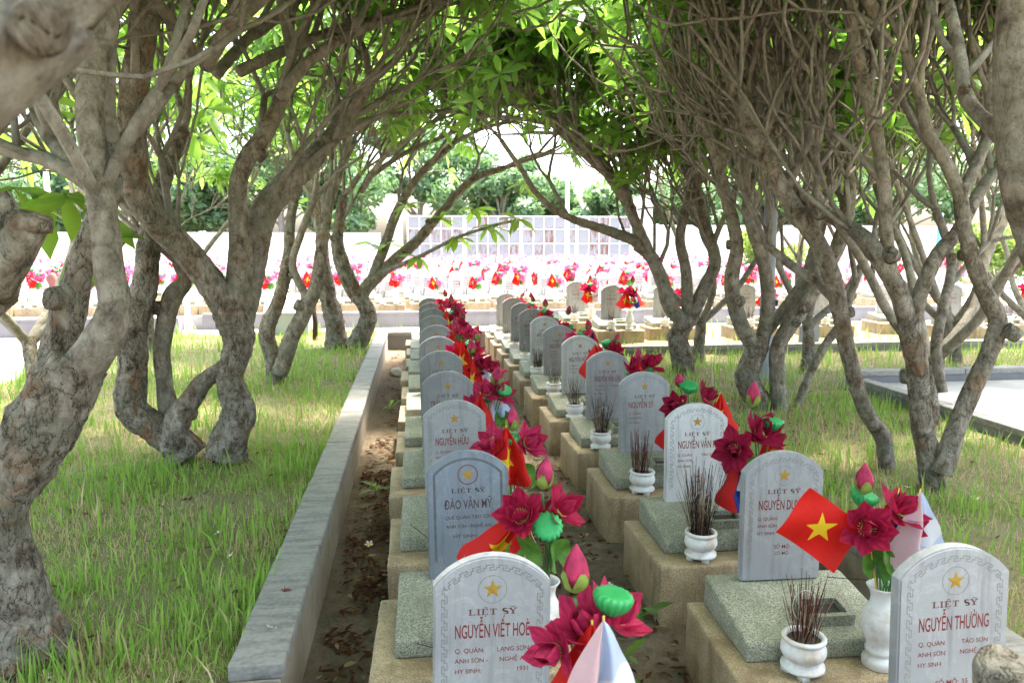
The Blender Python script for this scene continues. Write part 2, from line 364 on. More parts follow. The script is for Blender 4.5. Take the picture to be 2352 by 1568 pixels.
M['red_letter'] = worn('red_letter_paint', (.17,.022,.019)); M['brown_letter'] = worn('brown_letter_paint', (.13,.040,.034)); M['dark_letter'] = worn('dark_letter_paint', (.075,.04,.05))
M['groove'] = plain('engraved_grey', (.115,.12,.125), .8, .1, .4, 40)
M['groove_l'] = plain('engraved_light_grey', (.21,.205,.19), .8, .1, .4, 40)
M['gold'] = plain('gold_star_paint', (.33,.19,.02), .5, .4, .2, 60)
M['darkhole'] = plain('dark_recess_floor', (.05,.045,.035), .95)  # one dark tone for the floor of the offering box
M['white_paint'] = plain('white_paint', (.74,.74,.72), .6, .3, .06, 3)
M['cream_wall'] = plain('cream_wall_paint', (.62,.60,.55), .8, .2, .12, 2)
M['grey_metal'] = plain('galvanised_pole', (.22,.225,.23), .5, .4, .15, 12)
M['blue_paint'] = plain('light_blue_paint', (.10,.36,.55), .5)
M['brown_glaze'] = plain('red_brown_glaze', (.16,.045,.03), .3, .5, .2, 14)
M['frond'] = plain('white_flower_petal', (.72,.70,.62), .6)
M['yolk'] = plain('flower_yellow_throat', (.75,.55,.08), .6)
M['cut'] = plain('sawn_wood', (.034,.022,.015), .9, .1, .5, 60, .5)
M['rock'] = plain('pale_rock', (.42,.40,.38), .9, .2, .3, 12, .4)
M['grey_paint'] = plain('grey_box_paint', (.42,.43,.43), .6, .3, .08, 4)
M['brownflower'] = plain('dried_flower_brown', (.14,.04,.025), .9)
m, n, b = new_mat('gate_panel'); co = coords(n, True)
c = mixc(n, noi(n, co, 3, 5), (.19,.20,.21), (.235,.24,.245)); f = noi(n, coords(n, True, (5, 5, 1.2)), 1.6, 5, .6)
oi = n.nodes.new('ShaderNodeObjectInfo'); th = ramp(n, oi.outputs['Random'], [(.45,(0,0,0)), (.8,(1,1,1))])
rr = mixc(n, 1.0, ramp(n, f, [(.46,(0,0,0)), (.58,(.9,.9,.9))]), th, 'MULTIPLY')
n.links.new(mixc(n, rr, c, (.15,.05,.018)), b.inputs['Base Color']); b.inputs['Roughness'].default_value = .7
M['gate'] = m
# ================================================================== the setting
LAWN = .30
def sheet(name, x0, x1, y0, y1, z, mat, nx=2, ny=2, amp=0):
    v = []; f = []
    for j in range(ny+1):
        for i in range(nx+1):
            x = x0+(x1-x0)*i/nx; y = y0+(y1-y0)*j/ny
            v.append((x, y, z+(amp*noise.noise(Vector((x*2.3, y*2.3, z)))+amp*.5*noise.noise(Vector((x*7, y*7, 3))) if amp else 0)))
    for j in range(ny):
        for i in range(nx):
            a = j*(nx+1)+i; f.append((a, a+1, a+nx+2, a+nx+1))
    return setp(link(name, mesh(name, v, f, mat)), kind='structure')
sheet('ground', -400, 400, -300, 600, -.06, M['soil'], 4, 4)
sheet('grave_soil', -.60, 2.62, -6, 15.35, 0, M['soil'], 110, 520, .03)
sheet('lawn', -5.4, -.72, -6, 16.0, LAWN, M['lawn'], 60, 220, .03)
sheet('lawn', 2.62, 14, -6, 11.9, LAWN, M['lawn'], 110, 180, .03)
sheet('lawn', -.66, 14, 15.4, 16.3, .22, M['lawn'], 60, 8, .02)
sheet('path', -16, -5.45, -6, 16.3, .10, M['paving'])
sheet('path', -30, 40, 16.3, 18.5, .104, M['paving'])
def solid(name, x0, x1, y0, y1, z0, z1, mat, kind='structure', parent=None, bev=.012):
    me = bevel_box(name, x1-x0, y1-y0, z1-z0, mat, bev)
    o = link(name, me, parent, ((x0+x1)/2, (y0+y1)/2, z0))
    if kind and not parent: setp(o, kind=kind)
    return o
def kerb(name, label, axis, c0, c1, a0, a1, z0, z1, step=1.15, copmat='kerb', wallmat='kerbwall', cop=.07, over=.012):
    """low wall: one rendered wall body and a coping of separate blocks"""
    mid = (c0+c1)/2
    loc = (mid, a0, z0) if axis == 'y' else (a0, mid, z0)
    root = setp(empty(name, loc), label, 'kerb wall')
    L = a1-a0; hw = (c1-c0)/2
    def bx(nm, s0, s1, h, zz0, zz1, mat, bev):
        sx, sy = (h*2, s1-s0) if axis == 'y' else (s1-s0, h*2)
        me = bevel_box(nm, sx, sy, zz1-zz0, M[mat], bev, worn=.004 if nm == 'coping_block' and axis == 'y' else 0, seed=int(s0*10))
        o = link(nm, me, root, (0, (s0+s1)/2, zz0) if axis == 'y' else ((s0+s1)/2, 0, zz0)); return o
    bx('wall', 0, L, hw-over, 0, z1-z0-cop, wallmat, .004)
    n = max(1, int(L/step)); t = 0
    rg = random.Random(int(a0*10+c0*7))
    for i in range(n):
        e = L if i == n-1 else t+L/n*rg.uniform(.92, 1.08)
        b = bx('coping_block', t+.004, e-.004, hw, z1-z0-cop+.001, z1-z0+rg.uniform(-.004, .004), copmat, .009)
        b.rotation_euler = (0, rg.uniform(-.012, .012), rg.uniform(-.004, .004)) if axis == 'y' else (rg.uniform(-.012, .012), 0, 0)
        t = e
    return root
kerb('kerb_wall', 'long low concrete kerb with stained coping blocks between left grass and the graves', 'y', -.80, -.575, 3.05, 15.25, -.05, .40)
kerb('kerb_wall', 'short low stone kerb block at the bottom edge, left of the front grave', 'y', -.81, -.60, -3, 3.02, -.05, .335)
kerb('kerb_wall', 'low concrete kerb behind the right row of graves at the edge of dry grass', 'y', 2.50, 2.645, -5, 12.4, -.05, .40)
kerb('kerb_wall', 'short dark kerb closing the far end of the two grave rows', 'x', 15.25, 15.40, -.80, 2.65, -.05, .36, wallmat='render')
kerb('kerb_wall', 'thin pale kerb edging the sunlit path beyond the grave rows', 'x', 16.15, 16.32, -5.4, 30, -.05, .27, 1.6, wallmat='render')
kerb('kerb_wall', 'grey rendered plot wall across the sunlit path', 'x', 18.5, 18.72, -5.0, 40, -.05, .48, 1.8, wallmat='render', copmat='render')
kerb('kerb_wall', 'grey rendered plot wall with dark patches behind the leftmost trunk', 'x', 17.4, 17.65, -30, -5.2, -.05, .50, 1.8, wallmat='render', copmat='render')  # render material has randomly placed darker patches
kerb('kerb_wall', 'grey kerb in front of the right hand row of distant graves', 'x', 11.9, 12.08, 2.9, 22, -.05, .46, 1.5, wallmat='render')
kerb('kerb_wall', 'grey side kerb of the empty paved plot on the right', 'y', 5.40, 5.56, 2, 8.75, .1, .46, 1.4, wallmat='render')
kerb('kerb_wall', 'grey back kerb of the empty paved plot on the right', 'x', 8.76, 8.94, 5.40, 14, .1, .54, 1.3, wallmat='render')
setp(solid('paved_plot', 5.57, 14, 2, 8.755, .1, .385, M['paving'], bev=0), kind='structure')
setp(solid('plot_ground', 2.9, 24, 12.09, 16.1, -.05, .34, M['lawn'], bev=0), kind='structure')
setp(solid('far_plot_ground', -30, 42, 18.73, 46, -.05, .40, M['paving'], bev=0), kind='structure')

# ================================================================== trees
LV, LF, LT = [], [], []
def leaf_pts(rng, p, d, side, L, wd, droop):
    """10 points of a folded, pointed leaf from p along d"""
    up = side.cross(d); v = []
    for t, ww in ((0, .12), (.36, .80), (.72, .92)):
        c = p+d*(L*t)+Vector((0, 0, -droop*L*t*t)); h = wd*ww
        v += [c-side*h+up*h*.28, c, c+side*h+up*h*.28]
    v.append(p+d*L+Vector((0, 0, -droop*L)))
    return v
LEAF_F = [(0,1,4,3),(1,2,5,4),(3,4,7,6),(4,5,8,7),(6,7,9),(7,8,9)]
class Crown:
    def __init__(s): s.v = []; s.f = []; s.t = []
    def rosette(s, rng, p, d, n, scale=1.0, spread=(45, 95)):
        a0 = rng.uniform(0, 6.28); u = d.orthogonal().normalized(); w_ = d.cross(u)
        for i in range(n):
            a = a0+i*2.4; el = R(rng.uniform(*spread)); r = u*math.cos(a)+w_*math.sin(a)
            ld = (d*math.cos(el)+r*math.sin(el)).normalized()
            side = ld.cross(d)
            if side.length < .05: side = u
            side = side.normalized()
            b = len(s.v); q = p-d*rng.uniform(0, .07)
            s.v += leaf_pts(rng, q+ld*.02, ld, side, rng.uniform(.20, .33)*scale, rng.uniform(.033, .050)*scale, rng.uniform(.05, .4))
            s.f += [tuple(k+b for k in q_) for q_ in LEAF_F]; s.t += [rng.random()]*10
    def build(s, name, mat, parent):
        if not s.v: return None
        loc = parent.location
        me = mesh(name, [tuple(Vector(x)-loc) for x in s.v], s.f, mat)
        at = me.attributes.new('tint', 'FLOAT', 'POINT'); at.data.foreach_set('value', np.array(s.t, dtype=np.float32))
        return setp(link(name, me, parent), kind='stuff')
def wood(name, mb, parent, rug=1.0):
    loc = parent.location
    me = mesh(name, [tuple(Vector(x)-loc) for x in mb.v], mb.f, M['bark'])
    at = me.attributes.new('rugged', 'FLOAT', 'POINT'); at.data.foreach_set('value', np.full(len(mb.v), rug, dtype=np.float32))
    return link(name, me, parent)
def bad(p):
    q = p-CL
    if q.length < 1.5: return True
    if p.y > .1 and p.z < 2.9 and abs(p.x-.95) < 1.7: return True       # nobody lets twigs hang into the graves
    if p.z < 2.1: return True
    return False
TIPS = [0]
class Tree:
    def __init__(s, label, base, seed, zmax=5.5, thin=None):
        s.thin = thin or (.68 if base[0] < 0 else .56)
        s.root = setp(empty('frangipani_tree', base), label, 'tree', 'frangipani trees along the grave rows')
        s.rng = random.Random(seed); s.tw = MB(); s.cr = Crown(); s.zmax = zmax; s.zmin = 4.15 if base[1] < 7 else 3.85 if base[1] < 10.25 else 3.3; s.seed = seed
    def limb(s, pts, trunk=False, rough=.10, grow=3, L=.62, sides=14, shoots=0, rug=None, world=False, name=None):
        """pts: (x, photo y, radius, distance)"""
        P = [(Vector(p[:3]), p[3]) for p in pts] if world else [(U(x, y, Y), px(r*s.thin, Y, U(x, y, Y).x)) for x, y, r, Y in pts]
        p_, r_ = catmull(P, .022 if trunk else .035)
        mb = MB(); mb.tube(p_, r_, int(sides*1.5), rough=rough, freq=11 if trunk else 14, off=s.seed*3.7)
        mr = sum(r_)/len(r_)
        wood(name or ('trunk' if trunk else 'limb'), mb, s.root, rug if rug is not None else min(1, max(.15, (mr-.03)/.06)))
        if grow > 0:
            d = (p_[-1]-p_[-4 if len(p_) > 4 else 0]).normalized()
            s.fork(p_[-1], d, min(r_[-1], .05)*.9, L*.95, grow+1)
        for i in range(int(shoots*1.7+.5) if grow > 0 else 0):
            k = max(3, int(len(p_)*s.rng.uniform(.22, .97))); k = min(k, len(p_)-3)
            if p_[k].z < 1.7: continue
            t = (p_[k+2]-p_[k-2]).normalized()
            o = t.orthogonal().normalized(); o.rotate(Matrix.Rotation(s.rng.uniform(0, 6.28), 3, t)); d = (t*.7+o*.6+Vector((0, 0, .5))).normalized()
            s.seg(p_[k], d, min(.032, r_[k]*.62), L*s.rng.uniform(.8, 1.15), max(3, grow))
        if mr < .09 and not world and s.rng.random() < .75:
            k = int(len(p_)*s.rng.uniform(.3, .8)); t = (p_[k+1]-p_[k-1]).normalized(); o = t.orthogonal(); o.rotate(Matrix.Rotation(s.rng.uniform(0, 6.28), 3, t)); o.y -= .7
            s.stub(p_[k], o, r_[k]*.75, r_[k]*1.5)
        return p_, r_
    def fork(s, p, d, r, L, lev):
        g = s.rng; n = 3 if g.random() < .24 else 2; az = g.uniform(0, 6.28)
        u = d.orthogonal().normalized(); w_ = d.cross(u)
        for i in range(n):
            a = az+i*6.283/n+g.uniform(-.5, .5); an = R(g.uniform(16, 40))
            q = (d*math.cos(an)+(u*math.cos(a)+w_*math.sin(a))*math.sin(an)+Vector((0, 0, .10))).normalized()
            s.seg(p, q, r*(.84 if n == 2 else .78), L*g.uniform(.72, 1.10), lev-1)
    def seg(s, p, d, r, L, lev):
        g = s.rng; n = 3; pts = [p]; rad = [r]; r = max(r, .013)
        for i in range(n):
            d = (d+Vector((g.gauss(0, .10), g.gauss(0, .10), g.gauss(.05, .08)))).normalized()
            if p.z > s.zmax-.4: d = (d+Vector((0, 0, -.10))).normalized()
            p = p+d*(L/n); pts.append(p); rad.append(max(.0115, r*(1-.2*(i+1)/n)*(1+g.uniform(-.05, .08))))
        if bad(p): return
        s.tw.tube(pts, rad, 4 if r < .016 else 5 if r < .024 else 7, rough=.05, freq=25)
        if lev <= 0 and p.z < s.zmin+g.uniform(-.2, .5):
            if g.random() < .12: return
            s.seg(p, (d+Vector((0, 0, .35))).normalized(), rad[-1], L*.9, 0); return
        if lev <= 0 or p.z > s.zmax+.3:
            TIPS[0] += 1; s.cr.rosette(g, p, d, g.randint(6, 8)); return
        s.fork(p, d, rad[-1], L*.93, lev)
    def stub(s, p, d, r, L=.06):
        """pruned branch: short collar with a sunken end"""
        mb = MB(); d = d.normalized()
        mb.tube([p, p+d*L*.6, p+d*L, p+d*L*.93, p+d*L*.7], [r*1.15, r*1.1, r, r*.62, r*.35], 12, rough=.08, freq=30)
        o = wood('pruned_stub', mb, s.root, .9)
        mc = MB(); mc.tube([p+d*L*.80, p+d*L*.955, p+d*L*.96, p+d*L*.80], [r*.8, r*.72, r*.5, r*.2], 12, rough=.05, freq=30); lo = s.root.location
        link('cut_face', mesh('cut_face', [tuple(Vector(x)-lo) for x in mc.v], mc.f, M['cut']), o)
    def arch(s, *P):
        for a in P: s.limb([(*q, r) for q, r in zip(a, (.05, .042, .034, .028))], False, .08, 4, .55, 9, 3, world=True, rug=.2)
    def done(s):
        if s.tw.v: wood('branches', s.tw, s.root, .12)['kind'] = 'stuff'
        s.cr.build('crown', M['leaf'], s.root)

def seq(Y0, *a):                      # (x, y, r) at one distance with a little real depth variation
    return [(x, y, r, Y0+(q[0] if q else 0)) for x, y, r, *q in a]
# --- left row -------------------------------------------------------
T = Tree('thick leaning frangipani nearest the camera on the left, rooted at the left frame edge', U(55, 1440, 3.4), 11)
T.limb(seq(3.4, (70,1500,150), (55,1420,108), (40,1330,84), (12,1230,76), (2,1150,88), (52,1050,108,.05), (125,930,106,.1), (185,830,88,.15)), True, .14, 0, sides=28)
T.limb(seq(3.5, (160,880,70,.05), (228,790,62), (262,710,52), (252,620,46), (240,520,44), (226,430,42,.05), (214,340,42,.1), (207,250,42,.15), (214,150,42,.25), (238,60,40,.35), (250,-40,36,.5)), False, .07, 4, .55, 20, 2, rug=.35)
T.limb(seq(3.75, (110,900,60), (140,790,58), (165,690,50), (188,600,38), (212,520,32), (250,430,36,.1), (262,340,34,.2)), True, .16, 3, .55, 18, rug=1)
T.limb(seq(3.75, (215,430,30), (178,402,28), (105,366,24,.1), (40,350,22,.2), (-40,330,20,.4)), False, .08, 3, .5, 12, 2)
T.limb(seq(3.8, (205,410,28), (168,385,26), (116,316,24,.15), (90,270,22,.3), (60,180,20,.6)), False, .08, 3, .5, 12, 1)
t1root = T.root
T.limb(seq(3.9, (200,400,24), (140,299,19,.3), (116,211,17,.5), (120,120,16,.8)), False, .08, 3, .5, 10)
T.arch([(-1.45,3.7,3.4),(-.9,3.9,3.9),(-.2,4.1,4.2),(.4,4.4,4.5)], [(-1.5,3.6,3.3),(-1.3,2.8,3.9),(-.7,2.2,4.3),(0,1.9,4.6)], [(-1.5,3.7,3.3),(-1.6,3.2,4.0),(-1.6,2.4,4.5),(-1.8,1.9,4.8)], [(-1.4,3.8,3.4),(-1.0,4.4,3.9),(-.8,4.9,4.3),(-.6,5.3,4.6)])  # added limbs above the view, there to keep sun off graves and lawn
T.done()
T = Tree('twin-trunk frangipani with gnarled feet in the left grass', U(470, 1035, 6.5), 12)
T.limb(seq(6.5, (430,1050,70), (400,1010,58), (352,980,52), (300,935,50), (305,860,48), (303,770,45), (332,660,40), (342,570,36), (352,490,32,.1), (380,400,26,.3), (420,300,22,.5)), True, .16, 4, .6, 24, 1)
T.limb(seq(6.4, (520,1050,68), (530,1000,58), (550,945,56), (528,870,44), (548,780,50), (522,700,56)), True, .16, 0, sides=24)
T.limb(seq(6.4, (535,730,52), (482,645,46,-.05), (425,575,45,-.15), (362,512,44,-.3), (318,440,46,-.4), (300,340,46,-.45), (308,210,45,-.5), (326,90,42,-.5), (342,-30,40,-.5)), False, .10, 4, .6, 20, 2, rug=.7)
T.limb(seq(6.4, (530,730,50), (548,650,42), (552,560,36), (545,450,30), (562,375,29), (612,300,28,.1), (646,225,24,.2), (668,140,19,.3)), False, .08, 3, .55, 16, 1, rug=.5)
T.limb(seq(6.4, (646,225,20), (700,150,19,.1), (790,85,16,.3), (900,40,13,.5)), False, .08, 2, .5, 12, 2)
T.limb(seq(6.5, (545,740,52), (570,640,50,.1), (598,505,47,.2), (650,430,42,.3), (705,378,36,.4), (790,277,26,.6), (850,190,20,.8)), False, .09, 3, .6, 16, 3, rug=.4)
T.limb(seq(6.45, (395,1030,46), (410,960,42), (440,915,34), (475,868,29), (530,835,28)), False, .14, 0, sides=14, rug=.8)
T.limb(seq(6.6, (390,960,34), (378,880,27), (372,800,27), (388,705,31), (402,672,31), (425,640,24), (405,600,16)), False, .10, 2, .4, 14, rug=.5)
T.stub(U(345, 497, 5.98), Vector((.3, -1, .1)), .05, .05)
T.arch([(-1.5,6.2,3.6),(-.9,5.9,4.0),(-.3,5.7,4.3),(.3,5.6,4.6)], [(-1.6,6.2,3.5),(-1.9,5.6,4.0),(-2.2,5.2,4.4),(-2.6,4.9,4.7)], [(-1.4,6.6,3.5),(-.8,7.0,3.9),(-.2,7.4,4.2),(.4,7.8,4.5)], [(-1.5,6.0,3.4),(-1.0,5.4,3.9),(-.7,4.9,4.3),(-.4,4.4,4.6)], [(-1.6,6.7,3.5),(-1.3,7.1,4.0),(-1.1,7.4,4.3),(-.9,7.6,4.6)])  # added overhead limbs out of view, closing sun gaps above the left lawn
T.done()
T = Tree('slim V-forked frangipani in the left grass between the gnarled pair and the far tree', U(635, 862, 10.2), 13)
T.limb(seq(10.2, (632,875,34), (630,830,28), (612,760,27), (640,690,23), (662,590,19), (668,500,16,.2), (690,400,14,.4)), True, .12, 4, .65, 16, 2)
T.limb(seq(10.1, (642,860,28), (668,780,27), (695,725,27), (725,660,23), (738,580,20), (752,480,18,.2), (780,390,15,.3)), False, .10, 4, .65, 14, 2, rug=.6)
T.limb(seq(10.1, (690,730,18), (700,680,14), (672,610,13), (690,540,12), (720,460,11)), False, .08, 4, .6, 10)
T.arch([(-1.4,10.3,3.3),(-.8,10.6,3.7),(-.1,10.9,3.9),(.6,11.2,4.0)])
T.done()
T = Tree('reddish knobbly frangipani at the far end of the left kerb with low leafy branch', U(800, 785, 13.4), 14)
T.limb(seq(13.5, (775,800,40), (768,740,32), (752,670,27), (742,600,22), (735,500,17,.2), (720,410,15,.4)), True, .16, 4, .7, 16, 2)
T.limb(seq(13.3, (815,795,36), (845,735,29), (838,700,27), (812,665,27), (788,610,25), (775,550,20), (790,450,16)), True, .14, 4, .7, 16, 2)
T.limb(seq(13.3, (820,690,24), (850,650,22), (905,598,19), (960,550,18), (1020,480,14), (1085,412,12), (1160,385,10,-.2)), False, .10, 3, .6, 12, 2, rug=.5)
T.limb(seq(13.3, (850,655,18), (885,560,17), (915,480,15), (965,400,13), (1040,330,11)), False, .08, 4, .65, 12, 2, rug=.4)
lowb = T.limb(seq(13.0, (880,625,9), (960,590,7,-.3), (1050,545,6,-.6), (1125,520,5,-.9), (1185,505,4.5,-1.1)), False, .05, 0, sides=8, rug=.1)
lowroot = T.root
T.arch([(-.8,13.3,3.2),(-.2,13.2,3.6),(.5,13.1,3.9),(1.0,13.0,4.1)], [(-.9,13.4,3.0),(-.5,12.8,3.5),(0,12.3,3.8),(.4,11.9,4.0)])
T.done()
# foreground tree whose limb fills the top left corner
T = Tree('frangipani whose thick blurred limb with a pruned knot fills the top left corner', (-1.75, -.15, LAWN), 15)
T.limb([(-1.75,-.15,.2,.17), (-1.68,-.05,.7,.13), (-1.45,.25,1.3,.115), (-1.0,.60,1.95,.10)], True, .14, 0, sides=20, world=True)
a = U(-90, 140, .95); c_ = U(50, 5, .97); e = U(180, -140, 1.0)
T.limb([(-1.25,.42,1.60,.10), (*a,.074), (*c_,.073), (*e,.066), (e.x+.25,e.y+.25,e.z+.5,.07), (e.x+.45,e.y+.6,e.z+1.2,.05)], False, .09, 4, .6, 28, world=True, rug=.15)
q0, q1, q2, q3 = U(-70, 730, 2.5), U(-5, 650, 2.5), U(42, 565, 2.5), U(66, 505, 2.5)
T.limb([(-1.6,.0,.9,.08), (-1.75,1.2,1.2,.065), (*q0,.052), (*q1,.055), (*q2,.055), (*q3,.058)], False, .12, 0, sides=16, world=True, rug=.6)
T.stub(q3-Vector((0,0,.02)), Vector((.35,-.1,1)), .055, .04); T.stub(U(20, 520, 2.5), Vector((-.25,-.1,1)), .04, .10)
T.stub(U(92, 62, .93), -ray(98, 58), .027, .055)
T.limb([(-1.6,.05,.9,.09), (-1.9,.7,1.9,.07), (-2.0,1.1,2.9,.055)], False, .1, 4, .6, 12, world=True)
T.limb([(-1.6,.0,1.0,.09), (-1.6,-.9,2.0,.07), (-1.5,-1.3,2.9,.055)], False, .1, 4, .6, 12, world=True)
T.arch([(-1.0,.6,2.9),(-.6,.9,3.8),(.1,1.2,4.3),(.7,1.4,4.6)], [(-1.5,-.9,2.9),(-.9,-.8,3.8),(-.2,-.6,4.3),(.5,-.3,4.6)], [(-1.9,.9,2.8),(-2.4,1.2,3.6),(-2.8,1.6,4.2),(-3.2,2.0,4.6)])  # added unseen limbs overhead, put in to shade the near ground
T.done()
# --- right row ------------------------------------------------------
T = Tree('frangipani with a long low limb arching left over the far end of the stones', U(1570, 858, 10.3), 21)
T.limb(seq(10.3, (1572,872,52), (1566,820,44), (1555,775,40), (1580,730,38)), True, .15, 0, sides=20)
T.limb(seq(10.3, (1575,740,34), (1540,705,30), (1515,630,28), (1478,565,24), (1405,532,20), (1302,497,15,-.1), (1238,450,12,-.2), (1195,385,10,-.3), (1150,320,9,-.3)), False, .09, 4, .55, 14, 4, rug=.3)
T.limb(seq(10.3, (1495,590,24), (1455,500,22), (1425,430,20), (1345,355,17,.1), (1262,275,14,.2), (1200,190,11,.3)), False, .09, 4, .55, 14, 4, rug=.3)
T.limb(seq(10.3, (1585,735,30), (1618,660,27), (1642,600,25), (1622,520,21), (1600,430,18), (1560,330,16), (1500,230,13)), False, .09, 4, .6, 14, 3, rug=.4)
T.limb(seq(10.3, (1580,725,26), (1575,620,22), (1562,540,20), (1590,440,17), (1640,350,14)), False, .09, 4, .6, 12, 3, rug=.4)
T.limb(seq(10.3, (1478,565,20), (1440,470,18), (1380,380,15), (1330,300,13)), False, .08, 4, .55, 12, 2, rug=.2)
T.arch([(2.6,10.5,3.3),(2.1,10.8,3.7),(1.6,11.2,3.9),(1.0,11.6,4.0)], [(3.0,10.4,3.2),(2.7,11.1,3.6),(2.3,11.9,3.8),(1.9,12.5,3.9)])
T.done()
T = Tree('many-stemmed frangipani right of the second row of stones, one pale stem crossing right', U(1755, 942, 7.9), 22)
T.limb(seq(7.9, (1755,960,58), (1742,920,50), (1715,865,47), (1738,800,42), (1745,770,36)), True, .15, 0, sides=20)
T.limb(seq(7.9, (1735,800,34), (1700,740,31), (1680,650,30), (1692,560,26), (1668,450,24), (1640,350,20), (1590,240,17), (1530,130,14)), False, .10, 4, .55, 16, 2, rug=.5)
T.limb(seq(7.9, (1745,800,30), (1765,700,28), (1752,600,24,-.1), (1720,500,21,-.1), (1722,430,19), (1760,350,16,.1), (1770,250,14,.2)), False, .10, 4, .55, 14, 3, rug=.4)
T.limb(seq(7.8, (1792,950,36), (1784,860,31), (1790,790,31), (1832,720,32), (1890,632,30), (1932,545,28), (1952,440,24), (1945,330,20)), True, .10, 4, .55, 18, 2, rug=.5)
T.limb(seq(8.0, (1760,760,26), (1810,700,25), (1850,640,24), (1880,540,22), (1905,430,19), (1935,330,16)), False, .10, 4, .55, 12, 3, rug=.3)
T.limb(seq(7.9, (1825,945,15), (1850,880,16), (1890,800,17), (1935,735,17), (1960,660,15), (2000,560,14)), False, .09, 3, .6, 12, 1, rug=.5)
T.stub(U(1700, 690, 7.75), Vector((-.3, -1, .2)), .05, .05); T.stub(U(1830, 740, 7.6), Vector((-.7, -.7, .1)), .045, .06)
T.done()
T = Tree('single slender trunk leaning left across the right grass in front of the light pole', U(2035, 1095, 5.6), 23)
T.limb(seq(5.6, (2042,1110,40), (2036,1060,33), (2026,1000,34), (1985,935,31), (1948,810,31), (1918,660,34), (1880,560,35), (1800,440,34,.1), (1735,310,31,.2), (1690,200,27,.3), (1640,90,23,.4), (1600,-10,20,.5)), True, .09, 4, .55, 20, 3, rug=.6)
T.stub(U(1882, 490, 5.45), Vector((-.6, -.9, .2)), .045, .06); T.stub(U(1768, 330, 5.6), Vector((-.2, -1, 0)), .035, .04)
T.limb(seq(5.6, (1930,700,22), (1880,650,20,.2), (1820,610,18,.4), (1760,560,15,.6)), False, .09, 3, .5, 12, 1, rug=.4)
T.limb(seq(5.7, (1800,440,24), (1850,330,20,.2), (1880,200,18,.3), (1860,60,15,.4)), False, .09, 3, .5, 12, 2, rug=.3)
T.done()
T = Tree('grey frangipani forked into a wide V low in the right foreground grass', U(2145, 1150, 5.1), 24)
T.limb(seq(5.1, (2150,1175,58), (2142,1110,48), (2132,1040,45), (2116,960,42), (2110,870,42), (2098,790,46), (2085,740,44)), True, .11, 0, sides=22, rug=.9)
T.limb(seq(5.1, (2092,770,38), (2068,680,37), (2025,600,36), (1985,545,32,.1), (1930,510,28,.3), (1870,470,24,.5), (1810,420,20,.7)), False, .09, 4, .55, 16, 1, rug=.6)
T.limb(seq(5.1, (2045,620,28), (2035,520,25), (2030,420,25), (2015,320,25), (1990,220,24), (1965,110,21), (1955,0,18)), False, .08, 4, .55, 16, 3, rug=.5)
T.limb(seq(5.1, (2095,760,34), (2112,680,30), (2150,590,29), (2200,530,27,.1), (2250,440,23,.3), (2310,360,20,.5)), False, .09, 4, .55, 14, 2, rug=.5)
T.limb(seq(5.0, (2160,1085,46), (2195,985,38), (2235,890,36), (2268,815,34), (2292,740,36), (2262,670,33), (2232,590,30), (2212,500,28), (2205,420,27)), True, .10, 0, sides=18, rug=.7)
T.limb(seq(5.0, (2208,450,26), (2170,370,24), (2130,300,23), (2115,230,20), (2080,120,17)), False, .09, 4, .5, 14, 2, rug=.3)
T.limb(seq(5.0, (2208,450,24), (2245,370,22,.1), (2275,280,20,.2), (2265,170,17,.3)), False, .09, 4, .5, 14, 2, rug=.3)
T.limb(seq(5.2, (2165,900,20,.2), (2150,800,22,.3), (2165,710,20,.4), (2185,600,18,.5), (2150,480,16,.6)), False, .09, 3, .5, 12, 1, rug=.4)
T.stub(U(2310, 755, 4.9), Vector((.8, -.3, -.5)), .05, .10); T.stub(U(2050, 590, 4.95), Vector((-.7, -.6, .5)), .05, .07)
T.arch([(3.3,5.2,3.5),(2.8,4.9,4.0),(2.2,4.6,4.3),(1.6,4.3,4.6)], [(3.2,5.6,3.5),(2.6,6.0,3.9),(2.0,6.3,4.2),(1.4,6.6,4.5)], [(3.9,4.9,3.5),(4.4,4.6,4.0),(4.9,4.3,4.4),(5.3,4.0,4.7)])  # added limbs out of view overhead, blocking sun from the grave rows
T.done()
T = Tree('thick ringed trunk filling the upper right frame edge', (3.5, 2.35, LAWN), 25)
T.limb([(3.5,2.35,.25,.16), (3.4,2.4,.7,.13)] + [(*U(x, y, Y), r) for x, y, r, Y in ((2450,660,.085,2.65), (2390,540,.082,2.7), (2352,420,.080,2.7), (2340,280,.080,2.7), (2335,120,.078,2.7), (2350,-60,.072,2.7))], True, .07, 4, .6, 26, 0, rug=.4, world=True)
T.limb(seq(2.75, (2330,340,36), (2255,270,28,.1), (2215,215,27,.2), (2205,130,24,.35), (2180,10,20,.5)), False, .09, 3, .5, 14, 1, rug=.4)
T.arch([(2.5,2.8,3.6),(2.0,2.6,4.0),(1.5,2.5,4.3),(.9,2.4,4.6)], [(2.6,2.9,3.6),(2.4,3.4,4.0),(2.0,3.8,4.3),(1.5,4.1,4.6)])  # added unseen limbs over the front graves, put in for shade
T.done()
T = Tree('frangipani whose blurred sawn limb end pokes into the bottom right corner', (3.2, .5, LAWN), 26)
T.limb([(3.2,.5,.2,.16), (3.15,.5,.8,.13), (3.2,.4,1.8,.10), (3.1,.2,2.9,.08)], True, .12, 4, .6, 16, world=True)
p2_ = U(2330, 1590, 1.42); p1_ = U(2300, 1520, 1.40)
T.limb([(3.15,.5,.7,.10), (2.4,.8,.95,.07), (1.6,1.2,1.18,.06), (p2_.x,p2_.y,p2_.z,.052), (p1_.x,p1_.y,p1_.z,.045)], False, .14, 0, sides=18, world=True, rug=.9)
T.done()
